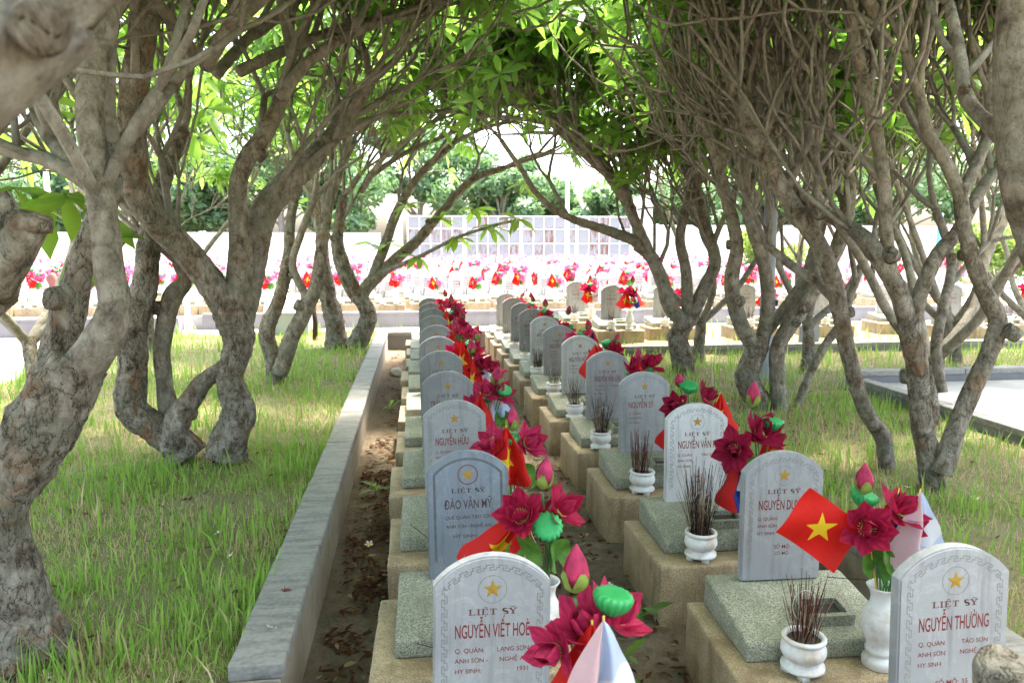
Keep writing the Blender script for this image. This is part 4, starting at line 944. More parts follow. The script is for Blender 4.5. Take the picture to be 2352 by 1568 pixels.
# silk leaf: rounded, wavy, notched
mb = MB(); v = [(0,0,0)]; f = []; NL = 22
for rr in (.4, .75, 1.0):
    for i in range(NL):
        a = R(18+324*i/(NL-1)); q = .062*rr; v.append((q*math.sin(a), -q*math.cos(a)*1.1, .012*rr*math.sin(3*a)+.028*rr*rr))
for i in range(NL-1):
    f.append((0, 1+i, 2+i))
    for j in range(2): a = 1+j*NL+i; f.append((a, a+NL, a+NL+1, a+1))
mb.add(v, f); ME['fleaf'] = mb.mesh('silk_leaf', [M['fleaf']])
def aim(o, d): o.rotation_euler = Vector(d).to_track_quat('Z', 'Y').to_euler()
def bouquet(X, Y, label, items, near=True, zrim=BASE_H+.35, pink=False, group='artificial lotus bouquets', seed=0):
    """items: (kind, dx, dy, dz, size, tilt vector) measured from the vase mouth"""
    g = random.Random(seed+int(X*50)+int(Y*90)); root = setp(empty('lotus_bouquet', (X, Y, zrim)), label, 'flowers', group)
    mt = 'petal_pink' if pink else g.choice(['petal', 'petal', 'petal_dark'])
    for it in items:
        kind, dx, dy, dz, sz = it[:5]; tl = Vector(it[5]) if len(it) > 5 else Vector((dx*2+g.gauss(0,.3), -.5+g.gauss(0,.3), 1.0))
        p = Vector((dx, dy, dz)); b0 = Vector((g.uniform(-.025,.025), g.uniform(-.025,.025), -.16)); m1 = (b0*.45+p*.55)+Vector((-dx*.25, 0, .02))
        tb = tl.normalized()
        mbs = MB(); q = [b0, Vector((b0.x*.9+dx*.05, b0.y, 0)), m1, p-tb*.03]; pp, rr = catmull([(x, .0042) for x in q], .04); mbs.tube(pp, rr, 6)
        st = link('stem', mbs.mesh('stem', [M['fstem']]), root)
        if kind == 'flower':
            if near:
                o = empty('blossom', p, 0, root)
                for k, az, op in pet_set():
                    if g.random() < .06: continue
                    e = link('petal', PET[(k, mt)], o, (0,0,0)); e.matrix_local = Matrix.Rotation(R(az+g.uniform(-9,9)), 4, 'Z') @ Matrix.Translation((0, .008, 0)) @ Matrix.Rotation(R(op+g.uniform(-16,14)), 4, 'X')
                link('flower_heart', ME['heart'], o)
            else: o = link('blossom', ME['blossom_pink' if pink else 'blossom'], root, p)
            aim(o, tl); o.scale = (sz,)*3
        else:
            o = link({'bud': 'bud', 'pod': 'seed_pod', 'leaf': 'silk_leaf'}[kind], ME[{'bud': 'bud', 'pod': 'pod', 'leaf': 'fleaf'}[kind]], root, p); aim(o, tl); o.scale = (sz,)*3
    return root
# --- hand flags ----------------------------------------------------------------
def flag_mesh(kind, mat, w=.30, h=.20, seed=0, wide=1.0, part=1.0):
    """cloth with uv; spread: nearly flat; droop: gathered at the stick top and hanging as a folded cone"""
    g = random.Random(seed); nx, ny = 26, 18; V = []; F = []; UV = []
    ph = g.uniform(0, 6); k1 = g.uniform(4.5, 7.5)
    for j in range(ny+1):
        for i in range(nx+1):
            u, v = i/nx, j/ny
            if kind == 'spread':
                p = (u*w, .020*math.sin(u*6+ph)*u+.010*math.sin(v*5+u*5+ph), v*h-.02*u*u-.2); UV.append((u*1.5, v))
            else:
                t = v**.85; a = (u-.5)*2
                fold = (.040*math.sin(u*k1*1.6+ph)+.014*math.sin(u*17+ph*2)+.008*math.sin(v*9+u*6))*t
                x = (a*.085*wide+.035*a*abs(a)*wide)*t+.016*math.sin(v*4+ph)*v+.006*math.sin(v*13+u*8)*v
                y = fold-.05*(1-abs(a)**1.5)*t
                z = -.29*v+.045*abs(a)**1.6*t+.012*math.sin(a*5+ph)*v
                p = (x, y, z); UV.append((v*1.25+.1, u*part))
            V.append(p)
    for j in range(ny):
        for i in range(nx): a = j*(nx+1)+i; F.append((a, a+1, a+nx+2, a+nx+1))
    me = mesh('flag_cloth', V, F, mat); ul = me.uv_layers.new(name='UVMap')
    for lp in me.loops: ul.data[lp.index].uv = UV[lp.vertex_index]
    return me
def flag(X, Y, Z, label, kind, mat, rot=(0, 0, 0), size=1.0, stick=(0, 0, -.45), seed=0, group='small hand flags in the vases'):
    """X,Y,Z: top of the stick"""
    root = setp(empty('hand_flag', (X, Y, Z)), label, 'flag', group)
    c = link('flag_cloth', flag_mesh(kind, M[mat], seed=seed, part=.64 if mat == 'laop' else 1.0), root, (0, 0, 0)); c.scale = (size,)*3
    c.matrix_local = Matrix.Rotation(rot[2], 4, 'Z') @ Matrix.Rotation(rot[1], 4, 'Y') @ Matrix.Rotation(rot[0], 4, 'X') @ Matrix.Diagonal((size, size, size, 1))
    mb = MB(); mb.tube([(0,0,.01), Vector(stick)*.5, stick], [.003]*3, 6); link('flag_stick', mb.mesh('flag_stick', [M['stick']]), root)
    return root
LV, RV = .285, .165                       # vase offset from the row centre
vx = lambda row, i: (LX+LV if row == 'l' else RX+RV)
for row, YY in (('l', LY), ('r', RY)):
    for i, Y in enumerate(YY): vase(vx(row, i), Y+FRONT+.02, 'white baluster vase on the ledge of the %s grave in the %s row' % (ORD[i], 'left' if row == 'l' else 'right'))
FR = (0, -.8, .5)
def B(row, i, items, **k):
    Y = (LY if row == 'l' else RY)[i]+FRONT+.02
    lab = 'lotus bouquet in the vase of the %s grave, %s row' % (ORD[i], 'left' if row == 'l' else 'right')
    return bouquet(vx(row, i), Y, lab, items, near=i < 5, seed=i, **k)
def FL(row, i, dx, dy, dz, kind, mat, what, **k):
    Y = (LY if row == 'l' else RY)[i]+FRONT+.02
    return flag(vx(row, i)+dx, Y+dy, BASE_H+.35+dz, '%s flag at the %s grave of the %s row' % (what, ORD[i], 'left' if row == 'l' else 'right'), kind, mat, seed=i*3+(0 if row == 'l' else 50)+len(what), stick=(-dx, -dy, -dz-.15), **k)
B('l', 0, [('flower',-.08,-.02,.40,1.1,(-.3,-.5,.9)), ('flower',-.165,-.04,.37,.85,(-.9,-.6,.3)), ('bud',-.12,-.02,.535,.95,(0,-.1,1)), ('pod',-.02,-.03,.50,1.05,(.15,-.05,1)), ('flower',-.01,.03,.41,1.0,(.6,-.3,.6)), ('leaf',-.1,-.05,.27,1.0,(-.3,-1,.2)), ('leaf',.0,-.03,.22,1.1,(.2,-1,.1))], pink=True)
FL('l', 0, -.07, -.13, .50, 'droop', 'laop', 'pale striped', rot=(0,0,R(5)), size=1.3)
FL('l', 0, -.09, -.09, .47, 'droop', 'vn', 'red star', rot=(0,0,R(-10)), size=1.3)
B('l', 1, [('flower',-.10,-.03,.30,1.15,(-.35,-.7,.65)), ('flower',.06,.02,.30,1.1,(.5,-.4,.5)), ('pod',0,-.07,.27,1.25,(-.05,-.75,.65)), ('bud',-.01,-.02,.43,1.0,(.1,-.1,1)), ('leaf',-.09,-.05,.15,1.25,(-.35,-1,.15)), ('leaf',.04,-.05,.14,1.1,(.6,-.8,.1)), ('flower',-.03,.05,.26,1.0,(0,.3,.8))])
FL('l', 1, -.09, -.03, .33, 'droop', 'vn', 'red star', rot=(0,R(30),R(-12)), size=1.3)
FL('l', 1, -.14, .05, .36, 'droop', 'lao', 'red and blue striped', rot=(0,0,R(12)), size=.9)
B('l', 2, [('flower',-.11,-.03,.30,1.2,(-.6,-.7,.4)), ('flower',.08,0,.29,1.2,(.6,-.6,.4)), ('pod',-.01,-.05,.34,1.1,(0,-.3,1)), ('bud',.0,-.06,.40,1.0,(0,-.1,1)), ('leaf',.07,-.05,.12,1.1,(.4,-1,.2)), ('flower',-.02,.05,.24,1.1,FR)], pink=True)
FL('l', 2, -.04, -.10, .42, 'droop', 'vn', 'red star', rot=(0,0,R(10)), size=1.25)
FL('l', 2, -.10, -.03, .36, 'droop', 'laop', 'pale striped', rot=(0,0,R(-8)), size=.95)
B('r', 0, [('leaf',.02,-.05,.10,1.1), ('flower',.12,.0,.12,1.0,(.6,-.5,.3))])
B('r', 1, [('flower',-.13,-.05,.28,1.15,(-.35,-.85,.4)), ('flower',.02,-.02,.33,1.1,(.35,-.55,.75)), ('bud',-.13,-.02,.43,.95,(-.1,-.15,1)), ('pod',-.095,.03,.385,1.1,(.25,-.2,1)), ('leaf',.0,-.05,.16,1.25,(.05,-.95,.35)), ('leaf',-.06,-.03,.13,1.1,(-.3,-1,.1)), ('leaf',.06,-.02,.19,.9,(.5,-.8,.3)), ('flower',.09,.0,.27,.8,(.9,-.4,.1))])
FL('r', 1, -.115, -.04, .27, 'spread', 'vn', 'wide open red star', rot=(0,R(-40),R(181)), size=1.12)
FL('r', 1, .10, -.05, .43, 'droop', 'laop', 'pale striped', rot=(0,0,R(6)), size=1.2)
FL('r', 1, .06, .03, .41, 'droop', 'lao', 'red and blue striped', rot=(0,0,R(-5)), size=1.1)
B('r', 2, [('flower',-.185,-.05,.29,1.25,(-.5,-.85,.2)), ('flower',-.03,-.02,.36,1.25,(0,-.6,.7)), ('bud',-.06,.02,.53,1.05,(0,-.1,1)), ('pod',.045,-.02,.43,1.2,(.1,-.15,1)), ('leaf',-.07,-.04,.17,1.2,(-.2,-1,.1)), ('flower',.06,.04,.30,1.0,(.7,-.3,.4))])
FL('r', 2, .08, .03, .42, 'droop', 'vn', 'red star', rot=(0,0,R(8)), size=1.05)
FL('r', 2, -.12, .02, .25, 'droop', 'lao', 'red and blue striped', rot=(0,0,R(10)), size=1.15)
B('r', 3, [('pod',-.02,-.03,.42,1.25,(0,-.35,1)), ('flower',.08,-.02,.34,1.2,(.8,-.5,.4)), ('flower',-.10,-.02,.28,1.1,(-.7,-.6,.3)), ('bud',-.06,.04,.42,.9), ('leaf',.05,-.03,.20,1.4,(.2,-1,.1)), ('leaf',-.06,.0,.16,1.1)])
FL('r', 3, .24, .02, .36, 'droop', 'vn', 'upright red star', rot=(0,0,R(5)), size=1.1)
FL('r', 3, -.08, -.08, .33, 'droop', 'lao', 'red and blue striped', rot=(0,0,R(-6)), size=1.35)
gg = random.Random(99)
def std_items(g):
    it = [('flower',-.11+g.uniform(-.05,.04),-.02,.27+g.uniform(-.06,.08),g.uniform(1.1,1.4)), ('flower',.07+g.uniform(-.04,.06),0,.29+g.uniform(-.07,.08),g.uniform(1.1,1.4)), ('flower',-.02+g.uniform(-.05,.05),-.04,.34+g.uniform(-.08,.06),g.uniform(1.0,1.3)),
          ('pod',g.uniform(-.1,.1),-.04,.38+g.uniform(-.05,.06),g.uniform(1.0,1.3)), ('bud',g.uniform(-.08,.10),0,.44+g.uniform(-.03,.08),g.uniform(.9,1.1)), ('leaf',-.05,-.04,.16,1.2), ('leaf',.07,-.03,.15,1.2)]
    if g.random() < .5: it.append(('pod',g.uniform(-.12,.12),.02,.33,1.1))
    return it
for row, YY in (('l', LY), ('r', RY)):
    for i in range(3 if row == 'l' else 4, len(YY)):
        B(row, i, std_items(gg), pink=(i % 3 == 0))
        FL(row, i, -.10+gg.uniform(-.07,.05), -.11, .44+gg.uniform(-.08,.06), 'droop', 'vn', 'red star', rot=(0,0,R(gg.uniform(-30,30))), size=gg.uniform(1.15,1.4))
        FL(row, i, .05+gg.uniform(-.06,.09), .03, .38+gg.uniform(-.10,.08), 'droop', gg.choice(['laop', 'lao']), 'striped', rot=(0,0,R(gg.uniform(-40,40))), size=gg.uniform(.95,1.15))
flush_text()
# ================================================================== graves across the path and on the right
near_far = [(3.25,15.35,'marble','pale grave just right of the farthest row end, seen past the arching limb'), (3.62,13.9,'marble_warm','brownish grave beside two small flags at the end of the right row'), (4.72,14.2,'marble','grave seen between the stems of the far right tree'),
 (6.3,14.0,'marble','grave just left of the light pole'), (7.9,14.2,'marble_warm','grave seen through the crossing stems right of the pole'), (9.55,14.5,'marble_white','white grave with red name seen between the V fork and its thin branch'), (10.25,13.5,'marble','grey grave right of the white one, behind the leaning fork'), (11.5,13.9,'marble_white','rightmost white grave with a pink bouquet at the frame edge')]
nm = ['TÂN SỬU', 'HỮU', 'VĂN TỚI', 'VĂN BÁU', '', 'VÕ THÍ', 'ĐẶNG', '']
for i, (X, Y, mt, lab) in enumerate(near_far):
    grave(X, Y, lab, ([(nm[i], .283, .045, .17, 0, 'CENTER'), ('Q. QUÁN', .34, .016, .2, 0, 'CENTER'), ('ANH SƠN', .375, .016, .2, 0, 'CENTER')] if nm[i] else []), mt, 'key', random.uniform(-3,3), group='graves beyond the right grass', z0=.34-.12, detail=1)
    pot(X-.14, Y-.57, 'white incense pot before the %s' % ' '.join(lab.split()[:9]).replace('grave', 'stone', 1), z=.22+BASE_H)
    incense(X-.14, Y-.57, .22+BASE_H, 'dark incense bundle at the %s' % ' '.join(lab.split()[:9]).replace('grave', 'stone', 1), 45, .16, .27, .06, M['incense_d'], 300+i)
    vase(X+.2, Y-.56, 'white vase before the %s' % ' '.join(lab.split()[:9]).replace('grave', 'stone', 1), z=.22+BASE_H)
    bouquet(X+.2, Y-.56, 'bouquet at the %s' % ' '.join(lab.split()[:10]).replace('grave', 'stone', 1), std_items(gg), near=False, zrim=.22+BASE_H+.35, seed=500+i)
    flag(X+.10, Y-.6, .22+BASE_H+.72, 'red star flag at the %s' % ' '.join(lab.split()[:9]).replace('grave', 'stone', 1), 'droop', 'vn', rot=(0,0,R(gg.uniform(-30,30))), size=1.15, seed=600+i, stick=(.1,.04,-.5))
    flag(X+.32, Y-.55, .22+BASE_H+.72, 'striped flag at the %s' % ' '.join(lab.split()[:10]).replace('grave', 'stone', 1), 'droop', 'lao' if i % 2 else 'laop', rot=(0,0,R(gg.uniform(-30,30))), size=1.1, seed=700+i, stick=(-.12,0,-.5))
flush_text()
# far field: each grave and each bouquet a thing, shared meshes
mb = MB(); 
def tadd(me, mt, mi): mb.add([tuple(mt @ v.co) for v in me.vertices], [tuple(p.vertices) for p in me.polygons], mi)
tadd(ME['base'], Matrix.Translation((0, -BL/2+.075, -.03)), 0); tadd(ME['slab'], Matrix.Translation((0, -SL/2+.055, BASE_H)), 1); tadd(ME['stone_marble_white'], Matrix.Translation((0, 0, BASE_H+.15)), 2); tadd(ME['star'], Matrix.Translation((0, -ST/2, BASE_H+.15+SH-.114)), 3)
for k in range(5): mb.add([(-.11,-ST/2-.001,BASE_H+.15+SH-.24-.045*k), (.11,-ST/2-.001,BASE_H+.15+SH-.24-.045*k), (.11,-ST/2-.001,BASE_H+.15+SH-.225-.045*k), (-.11,-ST/2-.001,BASE_H+.15+SH-.225-.045*k)], [(0,1,2,3)], 4)
tadd(ME['pot'], Matrix.Translation((-.14, -.57, BASE_H)), 5)
for k in range(14):
    a = random.uniform(0, 6.28); mb.tube([(-.14+.03*math.cos(a), -.57+.03*math.sin(a), BASE_H+.14), (-.14+.07*math.cos(a), -.57+.07*math.sin(a), BASE_H+.36)], [.002,.002], 3, 6)
ME['fargrave'] = mb.mesh('distant_grave', [M['base'], M['slab'], M['marble_white'], M['gold'], M['brown_letter'], M['glaze'], M['incense_d']], False)
FB = []
for k in range(5):
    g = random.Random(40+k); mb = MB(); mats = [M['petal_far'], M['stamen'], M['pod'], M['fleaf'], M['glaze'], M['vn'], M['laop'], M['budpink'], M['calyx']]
    tadd(ME['vase'], Matrix.Identity(4), 4)
    def flow(p, sc, tl):
        me = ME['blossom_pink']; mt = Matrix.Translation(p) @ Vector(tl).to_track_quat('Z', 'Y').to_matrix().to_4x4() @ Matrix.Scale(sc, 4); b = len(mb.f)
        mb.add([tuple(mt @ v.co) for v in me.vertices], [tuple(p_.vertices) for p_ in me.polygons]); mb.m[b:] = [p_.material_index for p_ in me.polygons]
    for q in range(3): flow(Vector((-.13+.13*q+g.uniform(-.03,.03), g.uniform(-.05,.05), .60+g.uniform(-.06,.12))), 1.3, (g.gauss(0,.6), -.6, .6))
    tadd(ME['pod'], Matrix.Translation((g.uniform(-.1,.1), -.03, .74)) @ Matrix.Scale(1.2, 4), 2); tadd(ME['fleaf'], Matrix.Translation((-.07, -.03, .48)) @ Matrix.Rotation(R(70), 4, 'X') @ Matrix.Scale(1.5, 4), 3); tadd(ME['fleaf'], Matrix.Translation((.08, -.03, .47)) @ Matrix.Rotation(R(70), 4, 'X') @ Matrix.Scale(1.5, 4), 3)
    nf = len(mb.f)
    for q, mi in ((0, 5), (1, 6)):
        if q == 1 and k % 2: continue
        fm = flag_mesh('droop', M['vn'], seed=k*5+q); tadd(fm, Matrix.Translation((-.12+.30*q, -.06, .80-.06*q)) @ Matrix.Scale(1.35, 4), mi)
    me = mb.mesh('distant_bouquet', mats); ul = me.uv_layers.new(name='UVMap')
    # uv of the flag cloths by their grid order
    off = len(me.vertices); cloth_v = {}
    for p_ in me.polygons:
        if p_.material_index in (5, 6):
            for li in p_.loop_indices:
                vi = me.loops[li].vertex_index; cloth_v.setdefault(p_.material_index, []).append((li, vi))
    for mi, lst in cloth_v.items():
        b0 = min(v for _, v in lst)
        for li, vi in lst: j, i = divmod(vi-b0, 27); ul.data[li].uv = (j/18*1.5, i/26)
    FB.append(me)
g = random.Random(77); cnt = 0
for r_ in range(10):
    Y = 19.7+r_*1.12; xl = -.53*Y; xr = .76*Y
    n = int((xr-xl)/1.02)
    for c in range(n):
        X = xl+1.02*(c+.5)+g.uniform(-.14,.14)+(r_ % 2)*.4
        if cnt >= 298: break
        if g.random() < .06: continue
        setp(link('distant_grave', ME['fargrave'], None, (X, Y, .28), (0, 0, R(g.uniform(-3,3))), g.uniform(.92,1.08)), 'small pale sunlit grave in the %s row of the field across the path' % ORD[r_], 'grave', 'graves in the sunlit field')
        if g.random() < .94: setp(link('distant_bouquet', FB[g.randrange(5)], None, (X+.18, Y-.56, .28+BASE_H), (0, 0, R(g.uniform(-50,50))), g.uniform(.78,1.12)), 'pink bouquet with flags in the %s row of the sunlit field' % ORD[r_], 'flowers', 'bouquets in the sunlit field')
        cnt += 1
# the rest of the field, too many to part
def arch_low(mb, x, y, z, sc):
    P = [(-.2,0), (-.2,.52), (-.12,.60), (0,.635), (.12,.60), (.2,.52), (.2,0)]; v = [(x+a*sc, y-.03, z+.49+b*sc) for a, b in P]+[(x+a*sc, y+.03, z+.49+b*sc) for a, b in P]
    mb.add(v, [tuple(range(7)), tuple(range(13, 6, -1))]+[(i, i+7, i+8, i+1) for i in range(6)], 0); mb.box(x-.4, x+.4, y-.65, y+.08, z, z+.345, 1); mb.box(x-.33, x+.33, y-.48, y+.06, z+.346, z+.47, 2)
mb = MB(); mf = MB(); Y = 19.7+1.12*9.6
while Y < 44:
    X = -.53*Y
    while X < .76*Y:
        X += 1.05+g.uniform(-.1,.1)
        arch_low(mb, X, Y, .28, g.uniform(.9,1.1))
        for q in range(4):
            c = Vector((X+.18+g.uniform(-.22,.22), Y-.56+g.uniform(-.1,.1), .28+BASE_H+g.uniform(.5,.85)))
            for i in range(6):
                a = i*1.05+g.uniform(-.2,.2); d = Vector((math.cos(a), math.sin(a), .55))*.12; s_ = Vector((-math.sin(a), math.cos(a), 0))*.045
                mf.add([tuple(c), tuple(c+d*.55-s_), tuple(c+d), tuple(c+d*.55+s_)], [(0,1,2,3)], 0 if g.random() < .85 else 1)
        fx = X+.05+g.uniform(-.1,.1); fz = .28+BASE_H+g.uniform(.7,.95); mf.add([(fx,Y-.62,fz), (fx-.1,Y-.66,fz-.36), (fx,Y-.70,fz-.4), (fx+.1,Y-.62,fz-.36)], [(0,1,2), (0,2,3)], 2 if g.random() < .6 else 3)
        mf.add([(X+.1,Y-.6,.28+BASE_H+.35), (X+.26,Y-.6,.28+BASE_H+.35), (X+.30,Y-.62,.28+BASE_H+.5), (X+.06,Y-.62,.28+BASE_H+.5)], [(0,1,2,3)], 4)
    Y += 1.12+g.uniform(-.05,.05)
setp(link('distant_graves', mb.mesh('distant_graves', [M['marble_white'], M['base'], M['slab']], False)), 'crowded pale graves farther back in the sunlit field', 'grave', kind='stuff')
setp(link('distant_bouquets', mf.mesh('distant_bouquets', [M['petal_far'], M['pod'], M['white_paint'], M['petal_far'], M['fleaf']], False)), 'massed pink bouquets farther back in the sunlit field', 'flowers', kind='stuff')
# ================================================================== gate, walls, posts, statue
GY = 47.0
gl = U(935, 560, GY).x; gr = U(1450, 560, GY).x; gtop = U(1200, 495, GY).z; gz0 = .2
gt = setp(empty('metal_gate', ((gl+gr)/2, GY, gz0)), 'wide white sheet-metal gate with square panels and rust patches', 'gate')
W = gr-gl; nl = 4; lw = W/nl; H = gtop-gz0
fr = bevel_box('gate_rail', lw, .06, .07, M['white_paint'], 0); fs = bevel_box('gate_stile', .09, .07, H, M['white_paint'], 0); fm_ = bevel_box('gate_bar', .05, .05, H, M['white_paint'], 0)
nc = 5; rows = [(0, .9), (.97, 1.85), (1.92, 2.75), (2.82, H-.07)]
for l in range(nl):
    x0 = -W/2+l*lw
    for k, zz in enumerate([0, .9, 1.85, 2.75, H-.07]): link('gate_rail', fr, gt, (x0+lw/2, 0, zz))
    link('gate_stile', fs, gt, (x0+.05, -.005, 0)); link('gate_stile', fs, gt, (x0+lw-.05, -.005, 0))
    for c in range(nc):
        if c: link('gate_bar', fm_, gt, (x0+.1+(lw-.2)*c/nc, 0, 0))
        for a, b_ in rows:
            me = ME.setdefault(('panel', round(b_-a, 2)), bevel_box('gate_panel', (lw-.2)/nc-.06, .02, b_-a-.02, M['gate'], 0))
            link('gate_panel', me, gt, (x0+.1+(lw-.2)*(c+.5)/nc, .02, a+.04))
mb = MB(); mb.box(-.45,.45,-.45,.45,0,4.2); mb.box(-.55,.55,-.55,.55,4.2,4.35); mb.box(-.65,.65,-.65,.65,4.35,4.5); mb.box(-.5,.5,-.5,.5,4.5,4.8); mb.box(-.56,.56,-.56,.56,0,.6); mb.box(-.36,.36,-.47,-.45,.9,3.9)
pm = mb.mesh('gate_pillar', [M['cream_wall']], False)
for x, lab in ((gl-.7, 'white corniced gate pillar left of the metal gate'), (gr+.75, 'white corniced gate pillar right of the metal gate')): setp(link('gate_pillar', pm, None, (x, GY, .2)), lab, 'pillar')
def wall(x0, x1, y, z1, lab, mat='cream_wall'):
    root = setp(empty('boundary_wall', (x0, y, .2)), lab, 'wall'); n = max(1, int((x1-x0)/3.2)); s = (x1-x0)/n
    link('plinth', bevel_box('plinth', x1-x0, .34, .5, M['render'], 0), root, ((x1-x0)/2, 0, 0))
    for i in range(n):
        link('wall_panel', ME.setdefault(('wp', round(s,2), z1), bevel_box('wall_panel', s-.3, .2, z1-.55, M[mat], 0)), root, (s*(i+.5), 0, .501)); link('wall_post', ME.setdefault(('wpo', z1), bevel_box('wall_post', .3, .4, z1+.1, M['white_paint'], 0)), root, (s*i, 0, 0))
        link('wall_cap', ME.setdefault(('wc', round(s,2)), bevel_box('wall_cap', s-.3, .34, .08, M['white_paint'], 0)), root, (s*(i+.5), 0, z1-.05))
wall(-40, gl-1.4, 46.5, 2.5, 'white panelled boundary wall left of the gate'); wall(gr+1.4, 48, 46.5, 3.0, 'white boundary wall right of the gate behind the pink flowers')
def post(x, y, z0, h, r, mat, lab, name='lamp_post', arm=True):
    root = setp(empty(name, (x, y, z0)), lab, 'lamp post'); mb = MB(); mb.lathe([(r*2.2,0), (r*2.2,.05), (r*1.5,.10), (r*1.25,.5), (r,.6), (r*.75,h)], 18); link('pole', mb.mesh('pole', [M[mat]]), root)
    mb = MB(); mb.lathe([(r*3,0), (r*3,.025), (r*2.2,.03)], 18); link('base_plate', mb.mesh('base_plate', [M[mat]], False), root, (0,0,-.005))
    if arm:
        mb = MB(); mb.tube([(0,0,h-.1), (.5,0,h+.2), (1.1,0,h+.3)], [r*.6]*3, 8); link('arm', mb.mesh('arm', [M[mat]]), root); mb = MB(); mb.box(.9,1.5,-.12,.12,h+.26,h+.34); link('lamp_head', mb.mesh('lamp_head', [M[mat]], False), root)
p = U(1770, 500, 9.7); post(p.x, 9.7, LAWN, 7.0, .092, 'grey_metal', 'grey steel light pole rising among the right hand trees')
p = U(1303, 480, 44); post(p.x, 44, .3, 7.5, .13, 'white_paint', 'thin white lamp post in front of the metal gate')
p = U(2155, 570, 33); post(p.x, 33, .3, 3.2, .15, 'blue_paint', 'light blue post beyond the pink flowers on the right', arm=False)
p = U(118, 560, 40); post(p.x, 40, .3, 6.0, .14, 'white_paint', 'white post before the wall at the far left', arm=False)
p = U(430, 700, 16.4); post(p.x, 16.4, .1, 1.4, .052, 'white_paint', 'short white post by the path behind the sawn-off stem', arm=False)
# grey box shrine with a pitched lid
p = U(668, 740, 15.9); root = setp(empty('roofed_box', (p.x, 15.9, .2)), 'pale grey box with a pitched lid behind the slim V-forked tree', 'box')
link('body', bevel_box('body', .8, .7, .55, M['grey_paint'], .01), root); mb = MB(); mb.add([(-.46,-.41,.551),(.46,-.41,.551),(.46,.41,.551),(-.46,.41,.551),(-.46,0,.92),(.46,0,.92)], [(0,3,2,1),(0,1,5,4),(2,3,4,5),(0,4,3),(1,2,5)]); link('lid', mb.mesh('lid', [M['white_paint']], False), root)
# dark peg by the far tree
p = U(722, 752, 14.6); mb = MB(); mb.tube([(0,0,0), (.02,0,.4), (.0,0,.75)], [.05,.045,.04], 10, rough=.05); setp(link('dark_post', mb.mesh('dark_post', [M['incense_d']]), None, (p.x, 14.6, .25)), 'short dark wooden post behind the reddish far tree', 'post')
# red-brown glazed lion statue on the plot wall
p = U(118, 700, 17.2)
def skin_obj(name, pts, edges, mat, loc, lab, cat, sub=2):
    me = bpy.data.meshes.new(name); me.from_pydata([q[:3] for q in pts], edges, []); o = bpy.data.objects.new(name, me); COL.objects.link(o); o.location = loc
    sk = o.modifiers.new('s', 'SKIN'); sk.use_smooth_shade = True
    for i, q in enumerate(pts): me.skin_vertices[0].data[i].radius = (q[3], q[3])
    me.skin_vertices[0].data[0].use_root = True
    sb = o.modifiers.new('b', 'SUBSURF'); sb.levels = sub; sb.render_levels = sub
    bpy.context.view_layer.update(); dg = bpy.context.evaluated_depsgraph_get(); m2 = bpy.data.meshes.new_from_object(o.evaluated_get(dg)); m2.materials.clear(); m2.materials.append(mat); m2.name = name
    bpy.data.objects.remove(o); r_ = link(name, m2, None, loc); return setp(r_, lab, cat)
skin_obj('lion_statue', [(0,0,.42,.13), (-.10,0,.58,.14), (-.15,0,.76,.10), (-.20,0,.88,.10), (-.32,0,.88,.055), (-.15,.06,.98,.03), (-.15,-.06,.98,.03), (-.16,-.11,.38,.055), (-.18,-.11,.18,.045), (-.22,-.11,.03,.05), (-.16,.11,.38,.055), (-.18,.11,.18,.045), (-.22,.11,.03,.05), (.12,0,.34,.14), (.16,-.12,.26,.07), (.06,-.13,.12,.05), (.12,-.13,.03,.05), (.16,.12,.26,.07), (.06,.13,.12,.05), (.12,.13,.03,.05), (.26,0,.40,.06), (.32,0,.58,.05), (.27,0,.74,.06), (.33,0,.86,.03)],
 [(0,1),(1,2),(2,3),(3,4),(3,5),(3,6),(1,7),(7,8),(8,9),(1,10),(10,11),(11,12),(0,13),(13,14),(14,15),(15,16),(13,17),(17,18),(18,19),(13,20),(20,21),(21,22),(22,23)], M['brown_glaze'], (p.x+.1, 17.52, .50), 'red-brown glazed lion statue on the wall behind the leftmost trunk', 'statue')
# rock by the far end of the left row
bm = bmesh.new(); bmesh.ops.create_icosphere(bm, subdivisions=3, radius=.13)
for v in bm.verts: v.co *= 1+.25*noise.noise(v.co*9); v.co.z *= .7
me = bpy.data.meshes.new('rock'); bm.to_mesh(me); bm.free(); me.materials.append(M['rock']); p = U(905, 812, 12.2); setp(link('rock', me, None, (-.33, 12.2, .05)), 'whitish rock in the gap beside the left kerb', 'rock')
# rounded small stone marker in the right grass
p = U(1870, 800, 12.0); setp(link('stone_marker', ME['stone_marble_warm'], None, (p.x, 12.2, LAWN-.12), (0,0,.2)), 'small grey round-topped marker in the grass before the right kerb', 'stone marker')
